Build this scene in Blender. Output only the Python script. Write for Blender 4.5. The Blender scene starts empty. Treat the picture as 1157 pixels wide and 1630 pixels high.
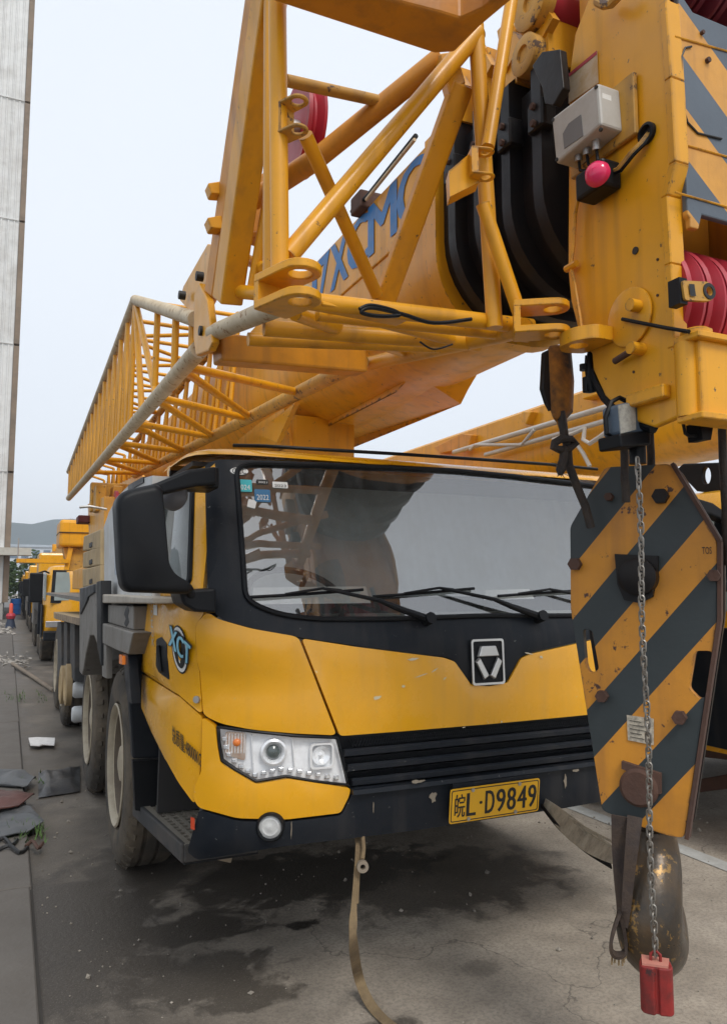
import bpy, bmesh, math, random
from mathutils import Vector, Matrix, noise
from mathutils.geometry import delaunay_2d_cdt
random.seed(7)
S = bpy.context.scene
COL = S.collection
R = math.radians
# ------------------------------------------------------------------ camera
FPX = 1220.0                                  # focal length in photo pixels (photo 1157 x 1630)
YAW, PIT, CAMH = R(24.7), R(5.62), 1.65
cam = bpy.data.objects.new('camera', bpy.data.cameras.new('camera'))
COL.objects.link(cam); S.camera = cam
cam.location = (0, 0, CAMH)
cam.rotation_euler = (R(90) + PIT, 0, -YAW)
cam.data.sensor_fit = 'VERTICAL'; cam.data.sensor_height = 36
cam.data.lens = 36 * FPX / 1630
cam.data.clip_start = 0.05; cam.data.clip_end = 4000
# ------------------------------------------------------------------ world, sun, exposure (overcast)
W = bpy.data.worlds.new('World'); S.world = W; W.use_nodes = True
wn = W.node_tree.nodes; wl = W.node_tree.links
bg = wn['Background']
sky = wn.new('ShaderNodeTexSky'); sky.sky_type = 'NISHITA'; sky.sun_disc = False
SUN_EL, SUN_AZ = R(52), R(178)
sky.sun_elevation = SUN_EL; sky.sun_rotation = SUN_AZ
sky.air_density = 1.0; sky.dust_density = 4.0; sky.ozone_density = 1.0
mx = wn.new('ShaderNodeMix'); mx.data_type = 'RGBA'; mx.inputs[0].default_value = 0.88
mx.inputs[7].default_value = (8.6, 9.3, 10.2, 1)
cn = wn.new('ShaderNodeTexNoise'); cn.inputs['Scale'].default_value = 1.6; cn.inputs['Detail'].default_value = 4     # faint cloud structure
ctc = wn.new('ShaderNodeTexCoord'); wl.new(ctc.outputs['Generated'], cn.inputs['Vector'])
cm = wn.new('ShaderNodeMix'); cm.data_type = 'RGBA'; cm.inputs[6].default_value = (7.9, 8.5, 9.4, 1); cm.inputs[7].default_value = (8.9, 9.4, 10.0, 1)
wl.new(cn.outputs['Fac'], cm.inputs[0]); wl.new(cm.outputs[2], mx.inputs[7])
wl.new(sky.outputs[0], mx.inputs[6]); wl.new(mx.outputs[2], bg.inputs[0])
bg.inputs[1].default_value = 0.1
sun = bpy.data.objects.new('sun', bpy.data.lights.new('sun', 'SUN')); COL.objects.link(sun)
sun.data.energy = 1.5; sun.data.angle = R(18); sun.data.color = (1, .97, .92)
sun.rotation_euler = (R(90) - SUN_EL, 0, -SUN_AZ + math.pi)
sd = Vector((math.sin(SUN_AZ) * math.cos(SUN_EL), math.cos(SUN_AZ) * math.cos(SUN_EL), math.sin(SUN_EL)))
sun.rotation_euler = sd.to_track_quat('Z', 'Y').to_euler()
S.view_settings.view_transform = 'Standard'; S.view_settings.look = 'None'
S.view_settings.exposure = 0.25; S.view_settings.gamma = 1.0
S.cycles.max_bounces = 8; S.cycles.transparent_max_bounces = 12
S.cycles.use_denoising = True

# ------------------------------------------------------------------ photo pixel -> ray
_f = Vector((math.sin(YAW) * math.cos(PIT), math.cos(YAW) * math.cos(PIT), math.sin(PIT)))
_r = Vector((math.cos(YAW), -math.sin(YAW), 0)); _u = _r.cross(_f)
CAM = Vector((0, 0, CAMH))
def ray(px, py): return _f + _r * ((px - 578.5) / FPX) - _u * ((py - 815) / FPX)
def P(px, py, ax, v):
    d = ray(px, py); return CAM + d * ((v - CAM[ax]) / d[ax])
def PX(px, py, X): return P(px, py, 0, X)
def PY(px, py, Y): return P(px, py, 1, Y)
def PZ(px, py, Z=0.0): return P(px, py, 2, Z)

# ------------------------------------------------------------------ materials
MATS = {}
def mat(name, col, rough=.5, metal=0., dirt=None, damt=.35, dscale=3., bump=.0, bscale=40., var=.06,
        spec=.5, chips=None, camt=.0, cscale=14., coat=0., streak=0., edge=None):
    """procedural paint / metal / stone: base colour, a little variation, blotchy dirt, worn chips, fine bump"""
    if name in MATS: return MATS[name]
    m = bpy.data.materials.new(name); m.use_nodes = True; MATS[name] = m
    n = m.node_tree.nodes; l = m.node_tree.links; b = n['Principled BSDF']
    b.inputs['Metallic'].default_value = metal; b.inputs['Specular IOR Level'].default_value = spec
    b.inputs['Coat Weight'].default_value = coat; b.inputs['Coat Roughness'].default_value = .12
    geo = n.new('ShaderNodeNewGeometry'); pos = geo.outputs['Position']
    def tex(scale, detail=4, rough_=.6):
        t = n.new('ShaderNodeTexNoise'); t.inputs['Scale'].default_value = scale
        t.inputs['Detail'].default_value = detail; t.inputs['Roughness'].default_value = rough_
        l.new(pos, t.inputs['Vector']); return t.outputs['Fac']
    def ramp(fac, a, c):
        r_ = n.new('ShaderNodeMapRange'); r_.inputs[1].default_value = a; r_.inputs[2].default_value = c
        l.new(fac, r_.inputs[0]); return r_.outputs[0]
    def mix(fac, c1, c2):
        x = n.new('ShaderNodeMix'); x.data_type = 'RGBA'
        for s_, v in ((0, fac), (6, c1), (7, c2)):
            if hasattr(v, 'is_linked'): l.new(v, x.inputs[s_])
            else: x.inputs[s_].default_value = v if s_ == 0 else (*v[:3], 1)
        return x.outputs[2]
    def mul(fac, k):
        x = n.new('ShaderNodeMath'); x.operation = 'MULTIPLY'; l.new(fac, x.inputs[0]); x.inputs[1].default_value = k
        return x.outputs[0]
    c = mix(ramp(tex(1.7, 3), .35, .65), [v * (1 - var) for v in col], [min(1, v * (1 + var)) for v in col])
    if dirt is not None:
        d1 = ramp(tex(dscale, 6, .68), .42, .72)
        c = mix(mul(d1, damt), c, dirt)
    if streak:                                        # grime washed down the surface
        mp = n.new('ShaderNodeMapping'); mp.inputs['Scale'].default_value = (16, 16, 1.1); l.new(pos, mp.inputs[0])
        t = n.new('ShaderNodeTexNoise'); t.inputs['Scale'].default_value = 1.; t.inputs['Detail'].default_value = 5; l.new(mp.outputs[0], t.inputs['Vector'])
        c = mix(mul(ramp(t.outputs['Fac'], .50, .72), streak), c, dirt)
    if edge is not None:                              # paint rubbed off along the edges
        bv = n.new('ShaderNodeBevel'); bv.samples = 4; bv.inputs['Radius'].default_value = .012
        dt = n.new('ShaderNodeVectorMath'); dt.operation = 'DOT_PRODUCT'
        l.new(bv.outputs[0], dt.inputs[0]); l.new(geo.outputs['True Normal'], dt.inputs[1])
        e1 = ramp(dt.outputs['Value'], .97, .84); wn_ = ramp(tex(22, 5, .7), .50, .60)
        x = n.new('ShaderNodeMath'); x.operation = 'MULTIPLY'; l.new(e1, x.inputs[0]); l.new(wn_, x.inputs[1])
        c = mix(x.outputs[0], c, edge)
    rg = rough
    if chips is not None:
        k = ramp(tex(cscale, 5, .7), 1 - camt - .02, 1 - camt + .02)
        c = mix(k, c, chips)
    l.new(c, b.inputs['Base Color'])
    rr = n.new('ShaderNodeMapRange'); rr.inputs[1].default_value = .3; rr.inputs[2].default_value = .7
    rr.inputs[3].default_value = max(.02, rough - .08); rr.inputs[4].default_value = min(1, rough + .12)
    l.new(tex(6, 5), rr.inputs[0]); l.new(rr.outputs[0], b.inputs['Roughness'])
    if bump:
        bp = n.new('ShaderNodeBump'); bp.inputs['Strength'].default_value = bump; bp.inputs['Distance'].default_value = .01
        l.new(tex(bscale, 4), bp.inputs['Height']); l.new(bp.outputs[0], b.inputs['Normal'])
    return m
Y_ = (.76, .345, .008)
M_yel = mat('yellow_paint', Y_, .36, dirt=(.34, .16, .03), damt=.28, dscale=2.3, bump=.04, bscale=60, chips=(.12, .07, .03), camt=.33, cscale=26, coat=.10, spec=.4, streak=.45, edge=(.16, .08, .035))
M_yelc = mat('cab_yellow_paint', (.78, .37, .004), .26, dirt=(.50, .27, .05), damt=.15, dscale=3.5, bump=.015, bscale=30, chips=(.70, .55, .3), camt=.30, cscale=40, coat=.3, streak=.25)
M_yeld = mat('weathered_yellow_paint', (.60, .31, .04), .55, dirt=(.22, .13, .06), damt=.55, dscale=5, bump=.08, chips=(.10, .055, .03), camt=.40, cscale=18, streak=.4, edge=(.10, .05, .03))
M_worn = mat('worn_pale_paint', (.58, .47, .31), .55, dirt=(.3, .19, .07), damt=.5, dscale=9, bump=.08, bscale=70, chips=(.30, .16, .06), camt=.40, cscale=30)
M_org = mat('orange_frame_paint', (.64, .26, .015), .42, streak=.4, dirt=(.2, .09, .03), damt=.4, dscale=5, bump=.05)
M_dark = mat('dark_grey_plastic', (.008, .011, .016), .40, spec=.2, dirt=(.045, .042, .04), damt=.25, dscale=4, bump=.06, bscale=120, chips=(.2, .2, .19), camt=.30, cscale=40, streak=.35)
M_blk = mat('black_plastic', (.006, .007, .009), .42, spec=.2, dirt=(.025, .025, .024), damt=.3, dscale=6, bump=.05, bscale=200)
M_grease = mat('greasy_black_steel', (.008, .007, .008), .42, spec=.25, dirt=(.03, .02, .012), damt=.5, dscale=4, bump=.1, bscale=30)
M_grey = mat('dusty_grey_panel', (.20, .185, .165), .6, dirt=(.12, .10, .075), damt=.6, dscale=4, bump=.06, chips=(.06, .05, .045), camt=.36, cscale=11, streak=.6)
M_lgrey = mat('pale_grey_panel', (.52, .53, .53), .5, dirt=(.33, .29, .22), damt=.55, dscale=5, bump=.04)
M_chas = mat('chassis_grey', (.035, .035, .036), .7, dirt=(.14, .11, .08), damt=.6, dscale=4, bump=.1)
M_rub = mat('dusty_tyre_rubber', (.045, .038, .03), .85, dirt=(.19, .145, .095), damt=.85, dscale=2.5, bump=.25, bscale=60)
M_rim = mat('dusty_wheel_rim', (.42, .36, .26), .6, dirt=(.16, .11, .07), damt=.6, dscale=7, bump=.05, chips=(.2, .09, .04), camt=.3, cscale=22)
M_rust = mat('rusty_steel', (.085, .042, .028), .8, dirt=(.05, .03, .025), damt=.6, dscale=9, bump=.3, bscale=50)
M_hook = mat('dark_forged_steel', (.045, .037, .029), .32, metal=.4, dirt=(.15, .09, .04), damt=.6, dscale=7, bump=.2, bscale=30, chips=(.26, .15, .045), camt=.40, cscale=16)
M_steel = mat('bare_steel', (.45, .44, .42), .4, metal=.8, dirt=(.15, .12, .09), damt=.4, dscale=8)
M_chrome = mat('chrome', (.90, .91, .92), .2, metal=.35, var=.02, coat=.3)
M_silver = mat('brushed_silver', (.62, .62, .60), .33, metal=.9, dirt=(.4, .4, .38), damt=.2)
M_red = mat('red_sheave_paint', (.42, .018, .035), .45, dirt=(.2, .03, .03), damt=.5, dscale=9)
M_redw = mat('red_weight_paint', (.28, .018, .015), .6, dirt=(.05, .015, .012), damt=.9, dscale=11, bump=.2, chips=(.05, .02, .02), camt=.33, cscale=16)
M_pink = mat('red_lamp_lens', (.75, .03, .12), .15, var=.02)
M_boxg = mat('light_grey_enclosure', (.46, .44, .40), .5, dirt=(.3, .26, .2), damt=.4, dscale=12, bump=.02)
M_blueg = mat('blue_grey_enclosure', (.10, .14, .19), .45, dirt=(.05, .05, .05), damt=.4, dscale=10)
M_blue = mat('blue_lettering', (.02, .17, .46), .45, dirt=(.3, .2, .1), damt=.25, dscale=14)
M_ink = mat('black_lettering', (.012, .012, .012), .55)
M_white = mat('white_sticker', (.75, .75, .72), .5, dirt=(.45, .42, .35), damt=.35, dscale=20)
M_teal = mat('teal_sticker', (.02, .42, .46), .45)
M_bst = mat('blue_sticker', (.015, .14, .30), .45)
M_lblue = mat('pale_blue_decal', (.22, .50, .62), .5, dirt=(.2, .2, .18), damt=.3, dscale=18)
M_plate = mat('yellow_number_plate', (.76, .40, .01), .4, dirt=(.45, .25, .05), damt=.3, dscale=12)
M_amber = mat('amber_lens', (.85, .22, .03), .2)
M_rope = mat('greasy_wire_rope', (.025, .02, .018), .6, dirt=(.08, .05, .03), damt=.5, dscale=30, bump=.6, bscale=180)
M_strap = mat('dirty_webbing', (.24, .17, .09), .9, dirt=(.09, .06, .035), damt=.7, dscale=9, bump=.5, bscale=250)
M_int = mat('dark_cab_trim', (.028, .026, .025), .8, dirt=(.06, .05, .045), damt=.4)
M_dash = mat('dusty_dashboard', (.30, .29, .26), .8, dirt=(.15, .14, .12), damt=.5, dscale=6)
M_paper = mat('white_paper', (.72, .70, .68), .8, dirt=(.4, .38, .34), damt=.4, dscale=20)
M_tan = mat('tan_steel_box', (.42, .30, .15), .65, dirt=(.18, .13, .08), damt=.6, dscale=5, bump=.06)
M_wood = mat('grey_timber', (.24, .19, .14), .9, dirt=(.1, .08, .06), damt=.6, dscale=10, bump=.3)
M_sheet = mat('dark_scrap_sheet', (.07, .075, .08), .5, dirt=(.18, .17, .16), damt=.5, dscale=6, bump=.15)
M_redsh = mat('red_brown_scrap', (.10, .035, .025), .5, dirt=(.04, .03, .03), damt=.6, dscale=6, bump=.15)
M_line = mat('worn_white_road_paint', (.52, .52, .49), .8, dirt=(.28, .26, .23), damt=.75, dscale=6)
M_bfar = mat('far_building_wall', (.55, .58, .62), .8)
M_bwin = mat('far_building_glass', (.12, .17, .23), .3)
M_cyc = mat('blue_barrel_plastic', (.02, .13, .42), .5)

def glassmat(name, ior, tint, dust, rough=.015, dustcol=(.45, .46, .45)):
    m = bpy.data.materials.new(name); m.use_nodes = True; n = m.node_tree.nodes; l = m.node_tree.links
    n.remove(n['Principled BSDF']); out = n['Material Output']
    tr = n.new('ShaderNodeBsdfTransparent'); tr.inputs[0].default_value = (*tint, 1)
    gl = n.new('ShaderNodeBsdfGlossy'); gl.inputs['Roughness'].default_value = rough
    df = n.new('ShaderNodeBsdfDiffuse'); df.inputs[0].default_value = (*dustcol, 1)
    f0 = ((ior - 1) / (ior + 1)) ** 2                  # Schlick reflectance, the same from both sides of the pane
    def mt(op, a_, c_):
        x = n.new('ShaderNodeMath'); x.operation = op
        for i_, v_ in enumerate((a_, c_)):
            if hasattr(v_, 'is_linked'): l.new(v_, x.inputs[i_])
            else: x.inputs[i_].default_value = v_
        return x.outputs[0]
    g0 = n.new('ShaderNodeNewGeometry'); dp_ = n.new('ShaderNodeVectorMath'); dp_.operation = 'DOT_PRODUCT'
    l.new(g0.outputs['Normal'], dp_.inputs[0]); l.new(g0.outputs['Incoming'], dp_.inputs[1])
    fr_o = mt('ADD', mt('MULTIPLY', mt('POWER', mt('SUBTRACT', 1., mt('ABSOLUTE', dp_.outputs['Value'], 0)), 5.), 1 - f0), f0)
    m1 = n.new('ShaderNodeMixShader'); m2 = n.new('ShaderNodeMixShader')
    geo = n.new('ShaderNodeNewGeometry')
    nz = n.new('ShaderNodeTexNoise'); nz.inputs['Scale'].default_value = 9; nz.inputs['Detail'].default_value = 8
    mp = n.new('ShaderNodeMapping'); mp.inputs['Scale'].default_value = (2.2, 1, .35)
    l.new(geo.outputs['Position'], mp.inputs[0]); l.new(mp.outputs[0], nz.inputs['Vector'])
    mr = n.new('ShaderNodeMapRange'); mr.inputs[1].default_value = .35; mr.inputs[2].default_value = .75
    mr.inputs[3].default_value = dust * .4; mr.inputs[4].default_value = dust * 1.7
    l.new(nz.outputs[0], mr.inputs[0])
    l.new(fr_o, m1.inputs[0]); l.new(tr.outputs[0], m1.inputs[1]); l.new(gl.outputs[0], m1.inputs[2])
    l.new(mr.outputs[0], m2.inputs[0]); l.new(m1.outputs[0], m2.inputs[1]); l.new(df.outputs[0], m2.inputs[2])
    l.new(m2.outputs[0], out.inputs[0]); MATS[name] = m; return m
M_glass = glassmat('windscreen_glass', 3.3, (.84, .88, .87), .07)
M_sglass = glassmat('side_window_glass', 1.9, (.6, .64, .63), .05)
M_lens = glassmat('lamp_lens_glass', 1.45, (.99, .99, .99), .008)

def stripe_mat(name, direction, period, offset, duty, ca, cb, rough=.5, rust=.25):
    """flat painted hazard stripes measured along a world direction, with chipped rusty wear"""
    m = mat(name, ca, rough, dirt=(.24, .10, .03), damt=.35, dscale=5, bump=.08, chips=(.07, .03, .02), camt=rust, cscale=15, streak=.4, edge=(.10, .045, .03))
    n = m.node_tree.nodes; l = m.node_tree.links; b = n['Principled BSDF']
    src = b.inputs['Base Color'].links[0].from_socket
    geo = n.new('ShaderNodeNewGeometry'); dt = n.new('ShaderNodeVectorMath'); dt.operation = 'DOT_PRODUCT'
    l.new(geo.outputs['Position'], dt.inputs[0]); dt.inputs[1].default_value = direction
    def mth(op, a, v):
        x = n.new('ShaderNodeMath'); x.operation = op; l.new(a, x.inputs[0]); x.inputs[1].default_value = v; return x.outputs[0]
    t = mth('GREATER_THAN', mth('FRACT', mth('DIVIDE', mth('ADD', dt.outputs['Value'], offset), period), 0), duty)
    nz = n.new('ShaderNodeTexNoise'); nz.inputs['Scale'].default_value = 5; nz.inputs['Detail'].default_value = 6
    l.new(geo.outputs['Position'], nz.inputs['Vector'])
    mc = n.new('ShaderNodeMix'); mc.data_type = 'RGBA'; l.new(nz.outputs[0], mc.inputs[0])
    mc.inputs[6].default_value = (*[c * .8 for c in cb], 1); mc.inputs[7].default_value = (*[c * 1.35 for c in cb], 1)
    x = n.new('ShaderNodeMix'); x.data_type = 'RGBA'
    l.new(t, x.inputs[0]); l.new(src, x.inputs[6]); l.new(mc.outputs[2], x.inputs[7])
    l.new(x.outputs[2], b.inputs['Base Color']); return m

# ------------------------------------------------------------------ object helpers
WLOC = {}                      # world location of every object made (no rotations on parents)
def tag(o, label=None, cat=None, group=None, kind=None):
    for k, v in (('label', label), ('category', cat), ('group', group), ('kind', kind)):
        if v: o[k] = v
    return o
def thing(name, loc, label, cat, group=None):
    o = bpy.data.objects.new(name, None); COL.objects.link(o); o.location = loc
    o.empty_display_size = .1; WLOC[o.name] = Vector(loc)
    return tag(o, label, cat, group)
def link(name, me, m, parent=None, loc=(0, 0, 0)):
    o = bpy.data.objects.new(name, me); COL.objects.link(o)
    if m is not None and not me.materials: me.materials.append(m)
    loc = Vector(loc); WLOC[o.name] = loc
    if parent is not None:
        o.parent = parent; o.location = loc - WLOC[parent.name]
    else: o.location = loc
    return o
def bevel(o, w=.006, seg=2, ang=35):
    b = o.modifiers.new('bevel', 'BEVEL'); b.width = w; b.segments = seg; b.limit_method = 'ANGLE'; b.angle_limit = R(ang)
    return o
def basis(d):
    d = Vector(d).normalized(); a = Vector((0, 0, 1)) if abs(d.z) < .9 else Vector((1, 0, 0))
    x = d.cross(a).normalized(); return x, x.cross(d).normalized(), d
class MB:
    def __init__(s): s.v = []; s.f = []
    def add(s, vs, fs):
        o = len(s.v); s.v += [Vector(v) for v in vs]; s.f += [tuple(i + o for i in f) for f in fs]; return s
    def box(s, lo, hi):
        x0, y0, z0 = lo; x1, y1, z1 = hi
        return s.hexa([(x0, y0, z0), (x1, y0, z0), (x1, y1, z0), (x0, y1, z0), (x0, y0, z1), (x1, y0, z1), (x1, y1, z1), (x0, y1, z1)])
    def hexa(s, p):
        return s.add(p, [(3, 2, 1, 0), (4, 5, 6, 7), (0, 1, 5, 4), (1, 2, 6, 5), (2, 3, 7, 6), (3, 0, 4, 7)])
    def bar(s, p0, p1, w, h, up=(0, 0, 1)):
        p0, p1 = Vector(p0), Vector(p1); d = (p1 - p0).normalized(); up = Vector(up)
        x = d.cross(up).normalized() * w / 2; z = x.cross(d).normalized() * h / 2
        return s.hexa([p0 - x - z, p0 + x - z, p1 + x - z, p1 - x - z, p0 - x + z, p0 + x + z, p1 + x + z, p1 - x + z])
    def tube(s, p0, p1, r, r1=None, n=14, cap=True):
        return s.path([p0, p1], [r, r if r1 is None else r1], n, cap)
    def path(s, pts, r, n=10, cap=True, closed=False):
        pts = [Vector(p) for p in pts]; k = len(pts)
        if not isinstance(r, (list, tuple)): r = [r] * k
        o = len(s.v); prev = None
        for i, p in enumerate(pts):
            a = pts[i - 1] if (i > 0 or closed) else p; b = pts[(i + 1) % k] if (i < k - 1 or closed) else p
            d = (b - a).normalized()
            if prev is None: x = basis(d)[0]; y = d.cross(x)
            else:
                x = prev - d * prev.dot(d)
                x = x.normalized() if x.length > 1e-6 else basis(d)[0]
                y = d.cross(x)
            prev = x
            for j in range(n):
                t = 2 * math.pi * j / n; s.v.append(p + (x * math.cos(t) + y * math.sin(t)) * r[i])
        for i in range(k if closed else k - 1):
            for j in range(n):
                a, b = o + i * n, o + ((i + 1) % k) * n; j2 = (j + 1) % n
                s.f.append((a + j, a + j2, b + j2, b + j))
        if cap and not closed:
            s.f.append(tuple(o + j for j in range(n))[::-1]); s.f.append(tuple(o + (k - 1) * n + j for j in range(n)))
        return s
    def lathe(s, c, axis, prof, n=40, closed=True):
        """prof: (distance along axis, radius)"""
        x, y, d = basis(axis); c = Vector(c); o = len(s.v); k = len(prof)
        for (h, r) in prof:
            for j in range(n):
                t = 2 * math.pi * j / n; s.v.append(c + d * h + (x * math.cos(t) + y * math.sin(t)) * r)
        for i in range(k if closed else k - 1):
            for j in range(n):
                a, b = o + i * n, o + ((i + 1) % k) * n; j2 = (j + 1) % n
                s.f.append((a + j, b + j, b + j2, a + j2))
        return s
    def cyl(s, c, axis, r, h, n=24):      # centred
        d = Vector(axis).normalized(); c = Vector(c); return s.path([c - d * h / 2, c + d * h / 2], r, n)
    def prism(s, pts, ext):
        pts = [Vector(p) for p in pts]; ext = Vector(ext); k = len(pts)
        s.add(pts + [p + ext for p in pts], [tuple(range(k))[::-1], tuple(range(k, 2 * k))] + [(i, (i + 1) % k, k + (i + 1) % k, k + i) for i in range(k)])
        return s
    def plate(s, outline, holes, org, ux, uy, th):
        """flat plate with real holes, outline/holes in plane coords, thickness along ux x uy"""
        org, ux, uy = Vector(org), Vector(ux).normalized(), Vector(uy).normalized(); nn = ux.cross(uy)
        v2, tris = fill2d(outline, holes, None)
        pts = [org + ux * a + uy * b for a, b in v2]
        top = [p + nn * th for p in pts]; k = len(pts)
        fs = [(a, c, b) for a, b, c in tris] + [(k + a, k + b, k + c) for a, b, c in tris]
        for a, b in rim(tris): fs.append((a, b, k + b, k + a))
        return s.add(pts + top, fs)
    def build(s, name, m, parent=None, smooth=40, origin=None, fix=True):
        lo = Vector([min(v[i] for v in s.v) for i in range(3)]); hi = Vector([max(v[i] for v in s.v) for i in range(3)])
        c = Vector(origin) if origin is not None else (lo + hi) / 2
        me = bpy.data.meshes.new(name); me.from_pydata([v - c for v in s.v], [], s.f)
        if fix:
            bm = bmesh.new(); bm.from_mesh(me); bmesh.ops.recalc_face_normals(bm, faces=bm.faces); bm.to_mesh(me); bm.free()
        if smooth:
            me.polygons.foreach_set('use_smooth', [True] * len(me.polygons)); me.set_sharp_from_angle(angle=R(smooth))
        me.update()
        return link(name, me, m, parent, c)
def inpoly(p, poly):
    x, y = p; c = False; k = len(poly); j = k - 1
    for i in range(k):
        xi, yi = poly[i]; xj, yj = poly[j]
        if (yi > y) != (yj > y) and x < (xj - xi) * (y - yi) / (yj - yi) + xi: c = not c
        j = i
    return c
def pdist(p, poly):
    best = 1e9; k = len(poly); px, py = p
    for i in range(k):
        ax, ay = poly[i]; bx, by = poly[(i + 1) % k]; dx, dy = bx - ax, by - ay
        t = max(0, min(1, ((px - ax) * dx + (py - ay) * dy) / (dx * dx + dy * dy + 1e-12)))
        best = min(best, math.hypot(px - ax - t * dx, py - ay - t * dy))
    return best
def fill2d(outline, holes, g):
    loops = [outline] + list(holes); pts = []; edges = []
    for lp in loops:
        o = len(pts); pts += [Vector(p[:2]) if len(p) > 2 else Vector(p) for p in lp]
        edges += [(o + i, o + (i + 1) % len(lp)) for i in range(len(lp))]
    if g:
        xs = [p[0] for p in outline]; ys = [p[1] for p in outline]
        nx = int((max(xs) - min(xs)) / g) + 1; ny = int((max(ys) - min(ys)) / g) + 1
        for i in range(nx + 1):
            for j in range(ny + 1):
                q = (min(xs) + i * g, min(ys) + j * g)
                if inpoly(q, outline) and not any(inpoly(q, h) for h in holes) and min(pdist(q, lp) for lp in loops) > g * .35:
                    pts.append(Vector(q))
    vs, _, fs, *_r2 = delaunay_2d_cdt(pts, edges, [], 0, 1e-6)
    out = []
    for f in fs:
        for i in range(1, len(f) - 1):
            t = (f[0], f[i], f[i + 1]); c = ((vs[t[0]].x + vs[t[1]].x + vs[t[2]].x) / 3, (vs[t[0]].y + vs[t[1]].y + vs[t[2]].y) / 3)
            if inpoly(c, outline) and not any(inpoly(c, h) for h in holes): out.append(t)
    return [(v.x, v.y) for v in vs], out
def rim(tris):
    cnt = {}
    for t in tris:
        for i in range(3):
            a, b = t[i], t[(i + 1) % 3]
            if (b, a) in cnt: del cnt[(b, a)]
            else: cnt[(a, b)] = 1
    return list(cnt)
def roundpoly(pts, r, seg=4):
    out = []; k = len(pts)
    for i in range(k):
        p0, p, p1 = Vector(pts[i - 1]), Vector(pts[i]), Vector(pts[(i + 1) % k])
        a = p0 - p; b = p1 - p; rr = min(r, a.length * .45, b.length * .45)
        if rr < 1e-5: out.append(tuple(p)); continue
        a = p + a.normalized() * rr; b = p + b.normalized() * rr
        for j in range(seg + 1):
            t = j / seg; out.append(tuple(a * (1 - t) ** 2 + p * 2 * t * (1 - t) + b * t * t))
    return out
def circle2(cx, cy, rx, ry=None, n=20):
    ry = rx if ry is None else ry
    return [(cx + rx * math.cos(2 * math.pi * i / n), cy + ry * math.sin(2 * math.pi * i / n)) for i in range(n)]
_tc = {}
def textverts(body):
    if body in _tc: return _tc[body]
    cu = bpy.data.curves.new('t', 'FONT'); cu.body = body; cu.resolution_u = 3
    o = bpy.data.objects.new('t', cu); COL.objects.link(o)
    dg = bpy.context.evaluated_depsgraph_get(); me = bpy.data.meshes.new_from_object(o.evaluated_get(dg))
    vs = [tuple(v.co[:2]) for v in me.vertices]; fs = [tuple(p.vertices) for p in me.polygons]
    bpy.data.objects.remove(o); bpy.data.curves.remove(cu); bpy.data.meshes.remove(me)
    x0 = min(v[0] for v in vs); x1 = max(v[0] for v in vs); y0 = min(v[1] for v in vs); y1 = max(v[1] for v in vs)
    vs = [((v[0] - x0) / (x1 - x0), (v[1] - y0) / (y1 - y0)) for v in vs]
    _tc[body] = (vs, fs); return _tc[body]
def lettering(body, org, ux, uy, m, parent, lift=.002, name='lettering', fat=0.):
    """flat print: text stretched over the parallelogram org + a*ux + b*uy, lifted off the surface"""
    vs, fs = textverts(body); org, ux, uy = Vector(org), Vector(ux), Vector(uy); nn = ux.cross(uy).normalized() * lift
    b = MB(); b.add([org + ux * a + uy * c + nn for a, c in vs], fs)
    if fat:
        for k in (-1, 1): b.add([org + ux * a + uy * c + nn * (1 + .01 * k) + ux.normalized() * fat * k for a, c in vs], fs)
    return b.build(name, m, parent, smooth=0, fix=False)
def copy_tree(o, parent=None, dloc=None):
    c = o.copy(); COL.objects.link(c)
    if parent is not None: c.parent = parent
    if dloc is not None: c.location = Vector(o.location) + Vector(dloc)
    WLOC[c.name] = Vector(c.location) if parent is None else WLOC[o.name]
    for ch in list(o.children): copy_tree(ch, c)
    return c

def smooth_pts(pts, k=4):
    out = []; n_ = len(pts)
    for i in range(n_ - 1):
        p0, p1, p2, p3 = pts[max(i - 1, 0)], pts[i], pts[i + 1], pts[min(i + 2, n_ - 1)]
        for j in range(k):
            t = j / k; out.append(.5 * ((2 * p1) + (p2 - p0) * t + (2 * p0 - 5 * p1 + 4 * p2 - p3) * t * t + (3 * p1 - p0 - 3 * p2 + p3) * t ** 3))
    return out + [pts[-1]]

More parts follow.
